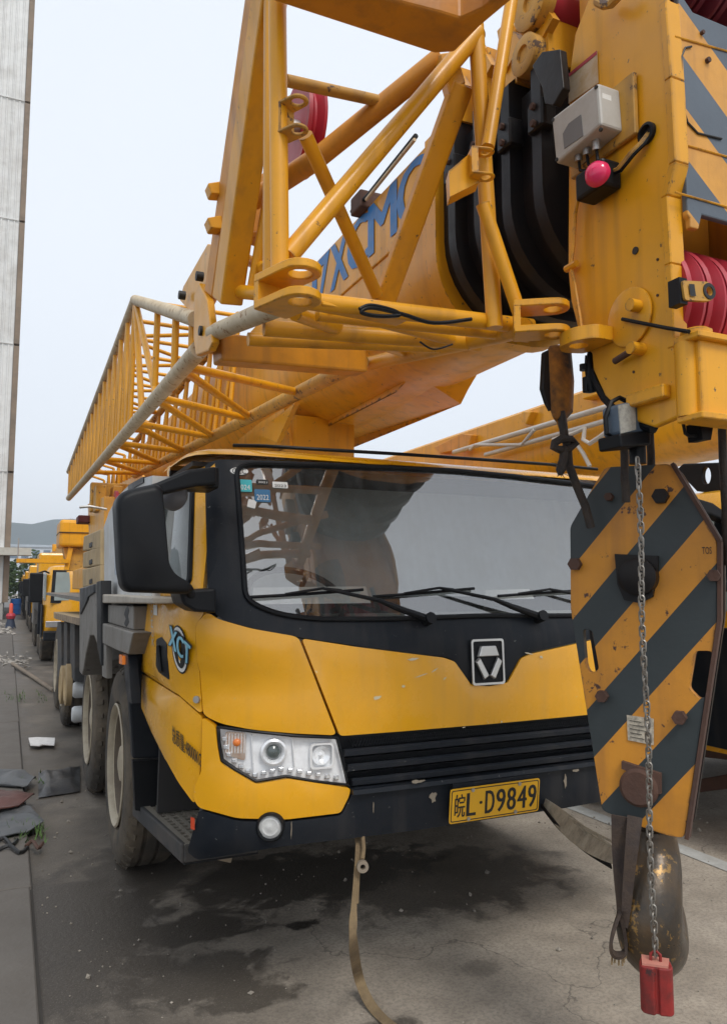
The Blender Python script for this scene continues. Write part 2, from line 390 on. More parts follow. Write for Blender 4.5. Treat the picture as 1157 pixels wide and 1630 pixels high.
# ================================================================== SETTING
XC = 1.88                                             # centre line of the crane
def ground_material():
    m = bpy.data.materials.new('stained_concrete'); m.use_nodes = True; n = m.node_tree.nodes; l = m.node_tree.links
    b = n['Principled BSDF']; geo = n.new('ShaderNodeNewGeometry'); pos = geo.outputs['Position']
    def tex(s, d=5, r=.6, dist=0):
        t = n.new('ShaderNodeTexNoise'); t.inputs['Scale'].default_value = s; t.inputs['Detail'].default_value = d
        t.inputs['Roughness'].default_value = r; t.inputs['Distortion'].default_value = dist
        l.new(pos, t.inputs['Vector']); return t.outputs['Fac']
    def rng(f, a, c, o0=0., o1=1.):
        r = n.new('ShaderNodeMapRange'); r.inputs[1].default_value = a; r.inputs[2].default_value = c
        r.inputs[3].default_value = o0; r.inputs[4].default_value = o1; l.new(f, r.inputs[0]); return r.outputs[0]
    def mth(op, a, c):
        x = n.new('ShaderNodeMath'); x.operation = op; x.use_clamp = op in ('MAXIMUM', 'ADD')
        for i, v in enumerate((a, c)):
            if hasattr(v, 'is_linked'): l.new(v, x.inputs[i])
            else: x.inputs[i].default_value = v
        return x.outputs[0]
    def mix(f, c1, c2):
        x = n.new('ShaderNodeMix'); x.data_type = 'RGBA'
        for s_, v in ((0, f), (6, c1), (7, c2)):
            if hasattr(v, 'is_linked'): l.new(v, x.inputs[s_])
            else: x.inputs[s_].default_value = v if s_ == 0 else (*v, 1)
        return x.outputs[2]
    c = mix(rng(tex(.9, 6), .35, .65), (.31, .26, .20), (.50, .43, .345))
    c = mix(rng(tex(7, 8, .7), .4, .7, 0, .4), c, (.15, .125, .10))
    c = mix(rng(tex(60, 3), .45, .62, 0, .35), c, (.12, .10, .085))
    # oil stains and damp patches; the last two are shade painted under the truck (centre x, y, radius x, y, softness, strength)
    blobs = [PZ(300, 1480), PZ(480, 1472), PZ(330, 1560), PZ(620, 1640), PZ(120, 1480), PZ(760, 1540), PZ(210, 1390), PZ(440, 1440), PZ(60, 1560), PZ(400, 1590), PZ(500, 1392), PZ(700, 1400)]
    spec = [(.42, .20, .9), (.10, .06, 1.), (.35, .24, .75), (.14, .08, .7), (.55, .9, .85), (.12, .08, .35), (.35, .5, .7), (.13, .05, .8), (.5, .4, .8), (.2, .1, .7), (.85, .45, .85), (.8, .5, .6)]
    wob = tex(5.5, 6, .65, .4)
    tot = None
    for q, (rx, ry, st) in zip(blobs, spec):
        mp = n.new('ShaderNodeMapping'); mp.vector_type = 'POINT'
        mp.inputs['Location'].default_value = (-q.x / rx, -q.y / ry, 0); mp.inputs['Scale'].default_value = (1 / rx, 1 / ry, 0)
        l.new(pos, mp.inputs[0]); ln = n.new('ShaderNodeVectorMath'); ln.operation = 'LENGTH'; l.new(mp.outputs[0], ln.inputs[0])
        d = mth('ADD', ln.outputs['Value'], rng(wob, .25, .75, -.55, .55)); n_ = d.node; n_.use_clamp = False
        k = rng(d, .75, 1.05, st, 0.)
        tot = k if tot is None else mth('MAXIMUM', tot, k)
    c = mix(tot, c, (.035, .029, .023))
    # drive lane between the row and the wall is dark and damp
    sx = n.new('ShaderNodeSeparateXYZ'); l.new(pos, sx.inputs[0])
    lane = mth('ADD', sx.outputs[0], rng(tex(1.3, 5), .3, .7, -.5, .5)); lane.node.use_clamp = False
    c = mix(rng(lane, .35, 1.9, .86, 0.), c, (.055, .046, .037))
    vo = n.new('ShaderNodeTexVoronoi'); vo.feature = 'DISTANCE_TO_EDGE'; vo.inputs['Scale'].default_value = .42     # cracks
    wv = n.new('ShaderNodeVectorMath'); wv.operation = 'ADD'; l.new(pos, wv.inputs[0])
    nzc = n.new('ShaderNodeTexNoise'); nzc.inputs['Scale'].default_value = 2.2; nzc.inputs['Detail'].default_value = 6; l.new(pos, nzc.inputs['Vector'])
    l.new(nzc.outputs['Color'], wv.inputs[1]); l.new(wv.outputs[0], vo.inputs['Vector'])
    c = mix(rng(vo.outputs['Distance'], .0, .0035, .6, 0.), c, (.04, .034, .028))
    c = mix(rng(tex(160, 2), .62, .70, 0, .5), c, (.42, .38, .32)); c = mix(rng(tex(210, 2), .62, .68, 0, .6), c, (.06, .05, .045))
    l.new(c, b.inputs['Base Color'])
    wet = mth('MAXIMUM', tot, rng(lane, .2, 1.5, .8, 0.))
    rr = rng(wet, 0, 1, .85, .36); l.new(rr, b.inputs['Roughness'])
    bp = n.new('ShaderNodeBump'); bp.inputs['Strength'].default_value = .35; bp.inputs['Distance'].default_value = .01
    l.new(tex(45, 6, .7), bp.inputs['Height']); l.new(bp.outputs[0], b.inputs['Normal'])
    return m
g = MB(); 
for a, b_ in (((-900, -60), (900, 1500)),):
    g.add([(a[0], a[1], 0), (b_[0], a[1], 0), (b_[0], b_[1], 0), (a[0], b_[1], 0)], [(0, 1, 2, 3)])
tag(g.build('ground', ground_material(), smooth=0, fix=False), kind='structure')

# pavement strip along the wall: a thin raised course of concrete slabs, each its own piece
M_pave = mat('pavement_concrete', (.125, .112, .098), .85, dirt=(.10, .085, .07), damt=.6, dscale=2.2, bump=.4, bscale=30)
base = MB().box((-9, 1.5, .001), (.186, 70, .012)).build('pavement', mat('pavement_bed', (.05, .045, .04), .9), smooth=0); tag(base, kind='structure')
yy = 1.6; k = 0
while yy < 45:
    L = 2.6 if k % 2 else 3.1
    x0 = -2.6
    for x1 in (-1.2, .19):
        j = [random.uniform(-.006, .006) for _ in range(6)]; dz = random.uniform(-.006, .008)
        b = MB().hexa([(x0 + .012, yy + .012 + j[0], .005), (x1 - .012 + j[1], yy + .012 + j[2], .005), (x1 - .012 + j[3], yy + L - .014, .005), (x0 + .012, yy + L - .014, .005),
                       (x0 + .014, yy + .016 + j[0], .032 + dz), (x1 - .016 + j[1], yy + .016 + j[2], .034), (x1 - .016 + j[3], yy + L - .018, .034 + dz), (x0 + .014, yy + L - .018, .032)])
        bevel(b.build('slab', M_pave, base, smooth=0), .006, 1)
        x0 = x1
    yy += L; k += 1
ln = MB(); a, b_ = PZ(860, 1262, .004), PZ(1157, 1374, .004)
ln.add([(3.86, 2.2, .004), (3.99, 2.2, .004), (4.0, 9.5, .004), (3.88, 9.5, .004)], [(0, 1, 2, 3)])
tag(ln.build('painted_line', M_line, smooth=0, fix=False), kind='structure')

# hills far behind
def ridge(name, y, h, col, seed):
    b = MB(); N = 90; v = []
    for i in range(N + 1):
        x = -900 + 1800 * i / N; z = h * (.75 + .3 * noise.noise((x * .0045, seed, 0)) + .06 * noise.noise((x * .03, seed, 3)))
        v += [(x, y - 140, -1), (x, y, max(4, z)), (x, y + 160, -1)]
    f = []
    for i in range(N):
        o = i * 3; f += [(o, o + 3, o + 4, o + 1), (o + 1, o + 4, o + 5, o + 2)]
    b.add(v, f); return tag(b.build(name, mat(name + '_forest', col, .95, dirt=[c * .6 for c in col], damt=.6, dscale=.03, bump=.0)), kind='structure')
ridge('hills', 900, 100, (.04, .07, .075), 3.1)

# ------------------------------------------------------------------ tall clad building on the left
def building():
    X1 = -.27; Y0 = 43.0
    t = thing('clad_building', (-3.5, Y0 + 6, 0), 'tall pale grey metal clad building at the left edge with brown corner strip', 'building')
    MB().box((-7.0, Y0, 0), (X1, Y0 + 16, 38)).build('wall', mat('building_core', (.3, .29, .28), .8), t, smooth=0)
    M_cl = mat('pale_metal_cladding', (.66, .66, .64), .5, dirt=(.36, .33, .29), damt=.5, dscale=.9, bump=.03)
    z = .9
    for r_ in range(6):
        hgt = 6.7; x = X1 - .03
        for c in range(3):
            w = .62
            b = MB()
            prof = [(0, 0), (.16, 0), (.19, .04), (.25, .04), (.28, 0), (.44, 0), (.47, .04), (.53, .04), (.56, 0), (w - .01, 0)]
            vs = []; n_ = len(prof)
            for zz in (z + .015, z + hgt - .015):
                for (u, d) in prof: vs.append((x - u, Y0 - .06 - d, zz))
            b.add(vs, [(i, i + 1, n_ + i + 1, n_ + i) for i in range(n_ - 1)])
            b.box((x - w + .01, Y0 - .055, z + .015), (x, Y0 - .001, z + hgt - .015))
            b.build('cladding_panel', M_cl, t, smooth=0, fix=False); x -= w
        MB().box((X1 - 2.2, Y0 - .14, z - .05), (X1 - .04, Y0 - .105, z + .012)).build('seam_strip', M_cl, t, smooth=0)
        MB().box((X1 - .002, Y0 - .12, z), (X1 + .26, Y0 + 2.2, z + hgt - .12)).build('corner_strip', mat('brown_flashing', (.23, .17, .12), .7, dirt=(.1, .08, .06), damt=.6, dscale=1.2), t, smooth=0)
        z += hgt
    MB().box((-7.05, Y0 - .1, 0), (X1 + .04, Y0 + 16.05, .85)).build('plinth', mat('building_plinth', (.35, .34, .32), .9), t, smooth=0)
    MB().box((-1.0, Y0 - 1.2, 3.25), (.95, Y0 - .12, 3.62)).build('canopy', mat('canopy_paint', (.48, .46, .40), .7, dirt=(.3, .27, .22), damt=.5), t, smooth=0)
building()

# far office building behind, hazy, with real window panes
def far_building(x, y, w, h, floors, cols, label, col):
    t = thing('office_building', (x, y, 0), label, 'building')
    wl_ = MB().box((x - w / 2, y - .0, 0), (x + w / 2, y + 14, h)).build('wall', mat(label[:14], col, .8), t, smooth=0)
    for i in range(floors):
        for j in range(cols):
            x0 = x - w / 2 + w * (j + .18) / cols; x1 = x - w / 2 + w * (j + .82) / cols
            z0 = h * (i + .3) / floors; z1 = h * (i + .82) / floors
            MB().box((x0, y - .12, z0), (x1, y - .02, z1)).build('window', M_bwin, t, smooth=0)
    MB().box((x - w / 2 - .3, y - .4, h), (x + w / 2 + .3, y + 14.3, h + .6)).build('roof', mat('far_roof', (.4, .45, .5), .8), t, smooth=0)
far_building(9.5, 205, 20, 11.5, 3, 8, 'pale far office block behind the row of cranes', (.56, .60, .64))
far_building(27, 240, 17, 9.0, 2, 7, 'low bluish far hall right of the pale office block', (.42, .50, .58))

def leaf_mass(name, centre, rx, ry, rz, n, size, m, parent):
    b = MB(); rnd = random.Random(len(name) + n)
    cl = [(rnd.uniform(-.75, .75), rnd.uniform(-.75, .75), rnd.uniform(-.75, .75), rnd.uniform(.25, .5)) for _ in range(16)]
    for i in range(n):
        cx, cy, cz, cr = cl[rnd.randrange(16)]
        d = Vector((rnd.gauss(0, 1), rnd.gauss(0, 1), rnd.gauss(0, 1))).normalized() * cr * rnd.uniform(.6, 1.05)
        p = Vector(((cx + d.x) * rx, (cy + d.y) * ry, (cz + d.z) * rz)) + Vector(centre)
        a, c, _ = basis((rnd.gauss(0, 1), rnd.gauss(0, 1), rnd.gauss(0, 1) + .4)); s = size * rnd.uniform(.6, 1.3)
        b.add([p - a * s, p - c * s * .5, p + a * s, p + c * s * .5], [(0, 1, 2, 3)])
    return b.build(name, m, parent, smooth=0, fix=False)
M_leaf = mat('far_leaves', (.07, .12, .035), .8, dirt=(.03, .06, .02), damt=.7, dscale=1.5)
for i, (x, y, s, lab) in enumerate(((.9, 66, 2.3, 'leafy green tree nearest the far end of the clad building'), (4.6, 78, 2.8, 'leafy green tree behind the blue barrel'), (8.5, 92, 3.2, 'leafy green tree above the farthest crane of the row'))):
    t = thing('tree', (x, y, 0), lab, 'tree', 'trees at the end of the yard')
    MB().path([(x, y, 0), (x + .1, y, s * .5), (x - .1, y + .1, s * 1.0)], [.14, .1, .05], 8).build('trunk', mat('bark', (.08, .06, .045), .9), t)
    leaf_mass('crown', (x, y, s * 1.05), s * .8, s * .8, s * .85, 1500, .16, M_leaf, t)

# ================================================================== MAIN CRANE
crane = thing('truck_crane', (XC, 8.0, 0), 'large yellow truck crane in front with boom over its cab and yellow number plate', 'truck crane', 'truck cranes parked in the yard')
YB = 3.72
def NEz(z): return 5.0 + 5.0 * max(0., min(1., (z - 1.30) / .3))
PROF = [(.50, 2.90, 1.26), (.62, 2.83, 1.29), (.70, 2.80, 1.30), (.90, 2.795, 1.305), (1.10, 2.80, 1.305), (1.30, 2.81, 1.30), (1.42, 2.815, 1.295), (1.50, 2.835, 1.285),
        (1.85, 2.945, 1.26), (2.15, 3.045, 1.235), (2.185, 3.058, 1.23), (2.212, 3.085, 1.215), (2.232, 3.135, 1.17), (2.242, 3.20, 1.08)]
def prof(z):
    if z <= PROF[0][0]: return PROF[0][1:]
    for (z0, y0, a0), (z1, y1, a1) in zip(PROF, PROF[1:]):
        if z <= z1:
            t = (z - z0) / (z1 - z0); return y0 + (y1 - y0) * t, a0 + (a1 - a0) * t
    return PROF[-1][1:]
def cab0(phi, z):
    y, a = prof(z); b = YB - y; s, c = math.sin(phi), math.cos(phi); NE = NEz(z)
    r = (abs(s / a) ** NE + abs(c / b) ** NE) ** (-1 / NE)
    return Vector((XC + r * s, YB - r * c, z))
def cabn(phi, z):
    e = .004; z_ = min(max(z, .51), 2.235)
    n = (cab0(phi + e, z_) - cab0(phi - e, z_)).cross(cab0(phi, z_ + e) - cab0(phi, z_ - e))
    return n.normalized()
def cab(phi, z, off=0.): return cab0(phi, z) + cabn(phi, z) * off
def hit(px, py):
    d = ray(px, py); best = (1e9, None); t = 1.6
    def F(p):
        y, a = prof(p.z); b = YB - y; NE = NEz(p.z); w = abs((p.x - XC) / a) ** NE
        return w + (max(0, (YB - p.y) / b)) ** NE - 1
    last = None
    while t < 6:
        p = CAM + d * t; f = F(p)
        if f < best[0]: best = (f, p)
        if f < 0:
            lo, hi = t - .02, t
            for _ in range(24):
                mid = (lo + hi) / 2
                if F(CAM + d * mid) < 0: hi = mid
                else: lo = mid
            best = (0, CAM + d * hi); break
        t += .02
    p = best[1]
    return max(-math.pi / 2, min(math.pi / 2, math.atan2(p.x - XC, YB - p.y))), p.z
def cabframe(px, py, off=0.):
    f = hit(px, py); n = cabn(*f); p = cab(*f, off); ux = Vector((0, 0, 1)).cross(n).normalized(); ux = -ux if ux.dot(Vector((1, -.35, 0))) < 0 else ux
    return p, n, ux, ux.cross(n) * (1 if ux.cross(n).z > 0 else -1)
def H(*pts): return [hit(*p) for p in pts]
def mirror(half):                                    # half runs from the left edge to phi = 0 or the other way
    return half + [(-p, z) for p, z in reversed(half) if abs(p) > 1e-6]
def panel(name, outline, m, parent, off=0., th=.03, holes=(), g=.05, round_=0., edge=.004):
    if round_: outline = roundpoly(outline, round_)
    v2, tris = fill2d(outline, holes, g)
    rm = rim(tris); bd = {i for e in rm for i in e}
    b = MB(); k = len(v2)
    top = [cab(p, z, off - (edge if i in bd else 0)) for i, (p, z) in enumerate(v2)]
    idx = {i: k + j for j, i in enumerate(sorted(bd))}
    bot = [cab(*v2[i], off - th) for i in sorted(bd)]
    b.add(top + bot, tris + [(a, c, idx[c], idx[a]) for a, c in rm])
    o = b.build(name, m, parent, smooth=32, fix=False)
    # make faces point outwards
    me = o.data; p0 = me.polygons[0]; c = WLOC[o.name] + p0.center
    if p0.normal.dot(c - Vector((XC, YB, c.z))) < 0: me.flip_normals()
    return o
def symm(name, half_px, m, **k):                      # left half in photo pixels, right half mirrored
    h = H(*half_px); return h

# --- yellow front panels -------------------------------------------------
notch = [(480, 1017), (560, 1029), (640, 1039), (705, 1047), (722, 1053), (748, 1090), (772, 1092.5)]
hn = H(*notch); hn[-1] = (0., hn[-1][1])
hb = H((540, 1171), (640, 1163.5), (745, 1155)); hb[-1] = (0., hb[-1][1])
half = list(hn); lower = list(hb)
outl = half + [(-p, z) for p, z in reversed(half[:-1])] + [(-p, z) for p, z in lower] + [(p, z) for p, z in reversed(lower[:-1])]
hood = panel('hood', outl, M_yelc, crane, off=.012, round_=.012)
corner = H((331, 974), (346, 985), (400, 1001), (475, 1014.5), (504, 1090), (535, 1170), (470, 1167), (403, 1161), (352, 1151), (325, 1137), (318, 1060), (314, 995))
cpl = panel('corner_panel', corner, M_yelc, crane, off=.012, round_=.02)
panel('corner_panel', [(-p, z) for p, z in reversed(corner)], M_yelc, crane, off=.012, round_=.02)
lowc = H((326, 1141), (345, 1154), (349, 1190), (353, 1213), (408, 1247), (456, 1238), (556, 1253), (553, 1266), (540, 1292), (456, 1302), (380, 1300), (320, 1283), (312, 1268), (316, 1246), (324, 1228))
lb = panel('bumper_corner', lowc, M_yelc, crane, off=.020, round_=.012)
panel('bumper_corner', [(-p, z) for p, z in reversed(lowc)], M_yelc, crane, off=.020, round_=.012)
# --- black surround, cowl, pillars ---------------------------------------
gl_top = H((377, 738), (500, 741), (620, 745), (745, 752)); gl_top[-1] = (0., gl_top[-1][1])
gl_bot = H((392, 957), (440, 978), (500, 986), (610, 986), (740, 981)); gl_bot[-1] = (0., gl_bot[-1][1])
def full(h): return h + [(-p, z) for p, z in reversed(h[:-1])]
gt = full(gl_top); gb = full(gl_bot)
glass_out = roundpoly(gt + gb[::-1], .05, 6)
so_top = H((326, 740), (345, 731.5), (500, 735.5), (620, 740), (745, 747)); so_top[-1] = (0., so_top[-1][1])
so_bot = H((331, 935), (339, 972), (352, 986), (410, 1002), (480, 1015), (560, 1027), (640, 1037), (705, 1045), (722, 1051), (748, 1089), (772, 1091.5)); so_bot[-1] = (0., so_bot[-1][1] + .003)
surround = panel('windscreen_surround', roundpoly(full(so_top) + full(so_bot)[::-1], .02), M_dark, crane, off=.004, holes=[glass_out], g=.05)
# rubber seal round the glass
MB().path([cab(p, z, .006) for p, z in glass_out], .011, 8, closed=True).build('seal', M_blk, surround)
wind = panel('windscreen', glass_out, M_glass, crane, off=-.004, th=.004, g=.06, edge=0)
# --- stickers on the glass (flat print) ----------------------------------
def sticker(px, py, w, h, m, text=None, tm=None, tilt=0., oval=False, off=.001):
    p, n, ux, uy = cabframe(px, py, off)
    if tilt: ux, uy = ux * math.cos(tilt) + uy * math.sin(tilt), uy * math.cos(tilt) - ux * math.sin(tilt)
    b = MB(); ol = circle2(0, 0, w / 2, h / 2, 24) if oval else roundpoly([(-w / 2, -h / 2), (w / 2, -h / 2), (w / 2, h / 2), (-w / 2, h / 2)], .004)
    b.add([p + ux * a + uy * c for a, c in ol], [tuple(range(len(ol)))])
    s = b.build('sticker', m, wind, smooth=0, fix=False)
    if text:
        lettering(text, p - ux * w * .38 - uy * h * .36, ux * w * .76, uy * h * (.42 if not oval else .7), tm, wind, lift=.0015)
    return p, ux, uy
sticker(381, 750, .075, .034, M_white, 'CCC', M_ink, oval=True)
p_, ux_, uy_ = sticker(388, 773, .068, .055, M_teal, '2024', M_white)
p_, ux_, uy_ = sticker(418, 789, .066, .056, M_bst, '2022', M_white)
sticker(418, 767, .05, .02, M_int, '2021', M_white)
sticker(446, 772, .066, .028, M_white, '2023', M_ink)
sticker(401, 802, .034, .036, M_white, tilt=-.25)
# --- bumper ---------------------------------------------------------------
bt = H((322, 1287), (382, 1305), (455, 1306), (541, 1296), (556, 1267), (560, 1252), (660, 1243), (760, 1232)); bt[-1] = (0., bt[-1][1])
bb = H((304, 1352), (318, 1364), (440, 1343), (556, 1330), (660, 1317), (760, 1302)); bb[-1] = (0., bb[-1][1])
bump = panel('bumper', full(bt) + full(bb)[::-1], M_dark, crane, off=.022, th=.12, round_=.012)
b = MB(); N = 40                                      # the flat upper lip of the bumper and its lower return
ph0 = hit(556, 1252)[0]
for z0, z1, o0, o1 in ((bt[-1][1] - .012, bt[-1][1] + .004, .045, -.10),):
    ring = []
    for i in range(N + 1):
        ph = ph0 * (1 - 2 * i / N); ring.append([cab(ph, z0, o0), cab(ph, z1, o0 - .006), cab(ph, z1, o1), cab(ph, z0, o1)])
    b.add([q for r_ in ring for q in r_], [(i * 4 + j, i * 4 + (j + 1) % 4, i * 4 + 4 + (j + 1) % 4, i * 4 + 4 + j) for i in range(N) for j in range(4)] + [(0, 1, 2, 3), (N * 4 + 3, N * 4 + 2, N * 4 + 1, N * 4)])
b.build('bumper_lip', M_dark, bump)
# worn scars on the bumper (bare torn plastic)
M_scar = mat('torn_pale_plastic', (.26, .22, .165), .9, dirt=(.15, .12, .1), damt=.6, dscale=30, bump=.4)
for (px, py, w, h, sd_) in ((684, 1266, .018, .036, 1), (655, 1239, .03, .012, 2), (893, 1240, .009, .05, 3), (905, 1222, .02, .012, 4), (462, 1318, .002, .05, 5), (590, 1281, .002, .04, 6)):
    p, n, ux, uy = cabframe(px, py, .024); rr = random.Random(sd_); ol = []
    if (px, py) in ((655, 1239), (905, 1222)): p = p + n * .024
    for i in range(14):
        a = 2 * math.pi * i / 14; k = rr.uniform(.55, 1.2); ol.append(p + ux * math.cos(a) * w * k + uy * math.sin(a) * h * k * .6)
    MB().prism(ol, n * .003).build('scar', M_scar, bump, smooth=0)
# --- grille ---------------------------------------------------------------
gz0 = hit(745, 1158)[1]; gz1 = bt[-1][1]
ghp = H((537, 1173), (556, 1252))
go = [(ghp[0][0], hit(540, 1172)[1] + .0)] + [(ghp[1][0], hit(558, 1250)[1])]
gpan = [(ghp[0][0] - .005, ghp[0][1] + .01)] + [(0, gz0 + .02)] + [(-ghp[0][0] + .005, ghp[0][1] + .01), (-ghp[1][0], ghp[1][1] - .02), (0, gz1 - .02), (ghp[1][0], ghp[1][1] - .02)]
grille = panel('grille', gpan, M_blk, crane, off=-.05, th=.01)
def sweep(name, ph_a, ph_b, z, prof_, m, parent, n=30):
    b = MB(); k = len(prof_)
    for i in range(n + 1):
        ph = ph_a + (ph_b - ph_a) * i / n
        for (o, dz) in prof_: b.v.append(cab(ph, z + dz, o))
    b.f += [(i * k + j, i * k + (j + 1) % k, (i + 1) * k + (j + 1) % k, (i + 1) * k + j) for i in range(n) for j in range(k)] + [tuple(range(k)), tuple(n * k + j for j in range(k))[::-1]]
    return b.build(name, m, parent, smooth=45)
ga = ghp[0][0] + .02
for i, (z, dd) in enumerate(((1.005, .0), (.948, .012), (.893, .024))):
    sl = [(-.045, .012), (.006, .020), (.016, .012), (.016, -.004), (-.02, -.018), (-.045, -.018)]
    sweep('slat', ga + dd, -ga - dd, z, sl, M_dark, grille)
# hexagon mesh strip above the slats: wires
mesh_b = MB()
for i in range(120):
    ph = ga + .03 - (2 * ga + .06) * i / 120
    for s_ in (-1, 1):
        q0 = cab(ph, 1.028, -.012); q1 = cab(ph - .011 * s_, 1.058, -.012); mesh_b.tube(q0, q1, .002, n=4)
tag(mesh_b.build('mesh_strip', M_blk, grille), kind='stuff')
# scuffs on the hood where paint is scraped to the primer
for (px, py, w, h, tl) in ((655, 1049, .03, .006, .1), (690, 1066, .022, .003, .5), (668, 1075, .04, .002, .25), (640, 1092, .012, .006, .0), (598, 1110, .02, .008, .2), (838, 1040, .03, .004, -.2), (858, 1046, .010, .008, 0), (795, 1148, .006, .005, 0), (735, 1157, .01, .003, 0), (705, 1080, .012, .003, .6)):
    p, n, ux, uy = cabframe(px, py, .0128); ux, uy = ux * math.cos(tl) + uy * math.sin(tl), uy * math.cos(tl) - ux * math.sin(tl); rr = random.Random(px)
    MB().prism([p + ux * math.cos(a) * w * rr.uniform(.5, 1.1) + uy * math.sin(a) * h * rr.uniform(.4, 1.3) for a in [2 * math.pi * k / 11 for k in range(11)]], n * .0006).build('scuff', mat('bare_primer', (.62, .55, .40), .7), hood, smooth=0)
# --- emblem ---------------------------------------------------------------
p, n, ux, uy = cabframe(772.5, 1053, .014)
emb = MB().plate(roundpoly([(-.082, -.096), (.082, -.096), (.082, .096), (-.082, .096)], .014), [roundpoly([(-.073, -.087), (.073, -.087), (.073, .087), (-.073, .087)], .010)], p, ux, uy, .008).build('emblem', M_silver, crane)
MB().plate(roundpoly([(-.074, -.088), (.074, -.088), (.074, .088), (-.074, .088)], .010), [], p - n * .006, ux, uy, .008).build('backing', M_blk, emb)
tri = [Vector((math.cos(R(90 + 120 * i)), math.sin(R(90 + 120 * i)))) for i in range(3)]
def embar(pts):
    q = [p + ux * a + uy * c + n * .004 for a, c in pts]; cc = sum(q, Vector()) / 4
    top = [cc + (v - cc) * .88 + n * .014 for v in q]
    return MB().hexa(q + top)
for pts in ([(-.056, .022), (.056, .022), (.040, .068), (-.040, .068)], [(-.068, .004), (-.046, .022), (-.001, -.060), (-.026, -.076)], [(.046, .022), (.068, .004), (.026, -.076), (.001, -.060)]):
    bevel(embar(pts).build('emblem_bar', M_silver, emb, smooth=0), .002, 1)
# --- number plate ---------------------------------------------------------
pc = PY(788, 1274, 2.745); ux = (PY(854, 1263, 2.745) - PY(720, 1282, 2.745)); ux.y = 0; ux.normalize(); uy = Vector((0, -.12, 1)).normalized(); uy = (uy - ux * uy.dot(ux)).normalized()
nn = ux.cross(uy)
npl = MB().plate(roundpoly([(-.22, -.07), (.22, -.07), (.22, .07), (-.22, .07)], .012), [], pc, ux, uy, .003).build('number_plate', M_plate, crane)
MB().plate(roundpoly([(-.214, -.064), (.214, -.064), (.214, .064), (-.214, .064)], .009), [roundpoly([(-.2105, -.0605), (.2105, -.0605), (.2105, .0605), (-.2105, .0605)], .008)], pc + nn * .0028, ux, uy, .0012).build('border', M_ink, npl)
for txt, x0, w in (('皖', -.197, .048), ('L', -.140, .042), ('·', -.078, .010), ('D', -.050, .042), ('9', .004, .042), ('8', .057, .042), ('4', .109, .045), ('9', .163, .040)):
    hh = .094 if txt != '·' else .012; zz = -.047 if txt != '·' else -.004
    lettering(txt, pc + ux * x0 + uy * zz + nn * .003, ux * w, uy * hh, M_ink, npl, lift=.0012, fat=.0022 if txt != '皖' else .001)
for a, c in ((-.115, .058), (.115, .058), (-.13, -.058), (.1, -.058)):
    MB().cyl(pc + ux * a + uy * c + nn * .004, nn, .008, .008, 8).build('screw', M_steel, npl)
MB().box((pc.x - .2, pc.y + .004, pc.z - .03), (pc.x + .2, pc.y + .05, pc.z + .085)).build('plate_holder', M_dark, npl, smooth=0)
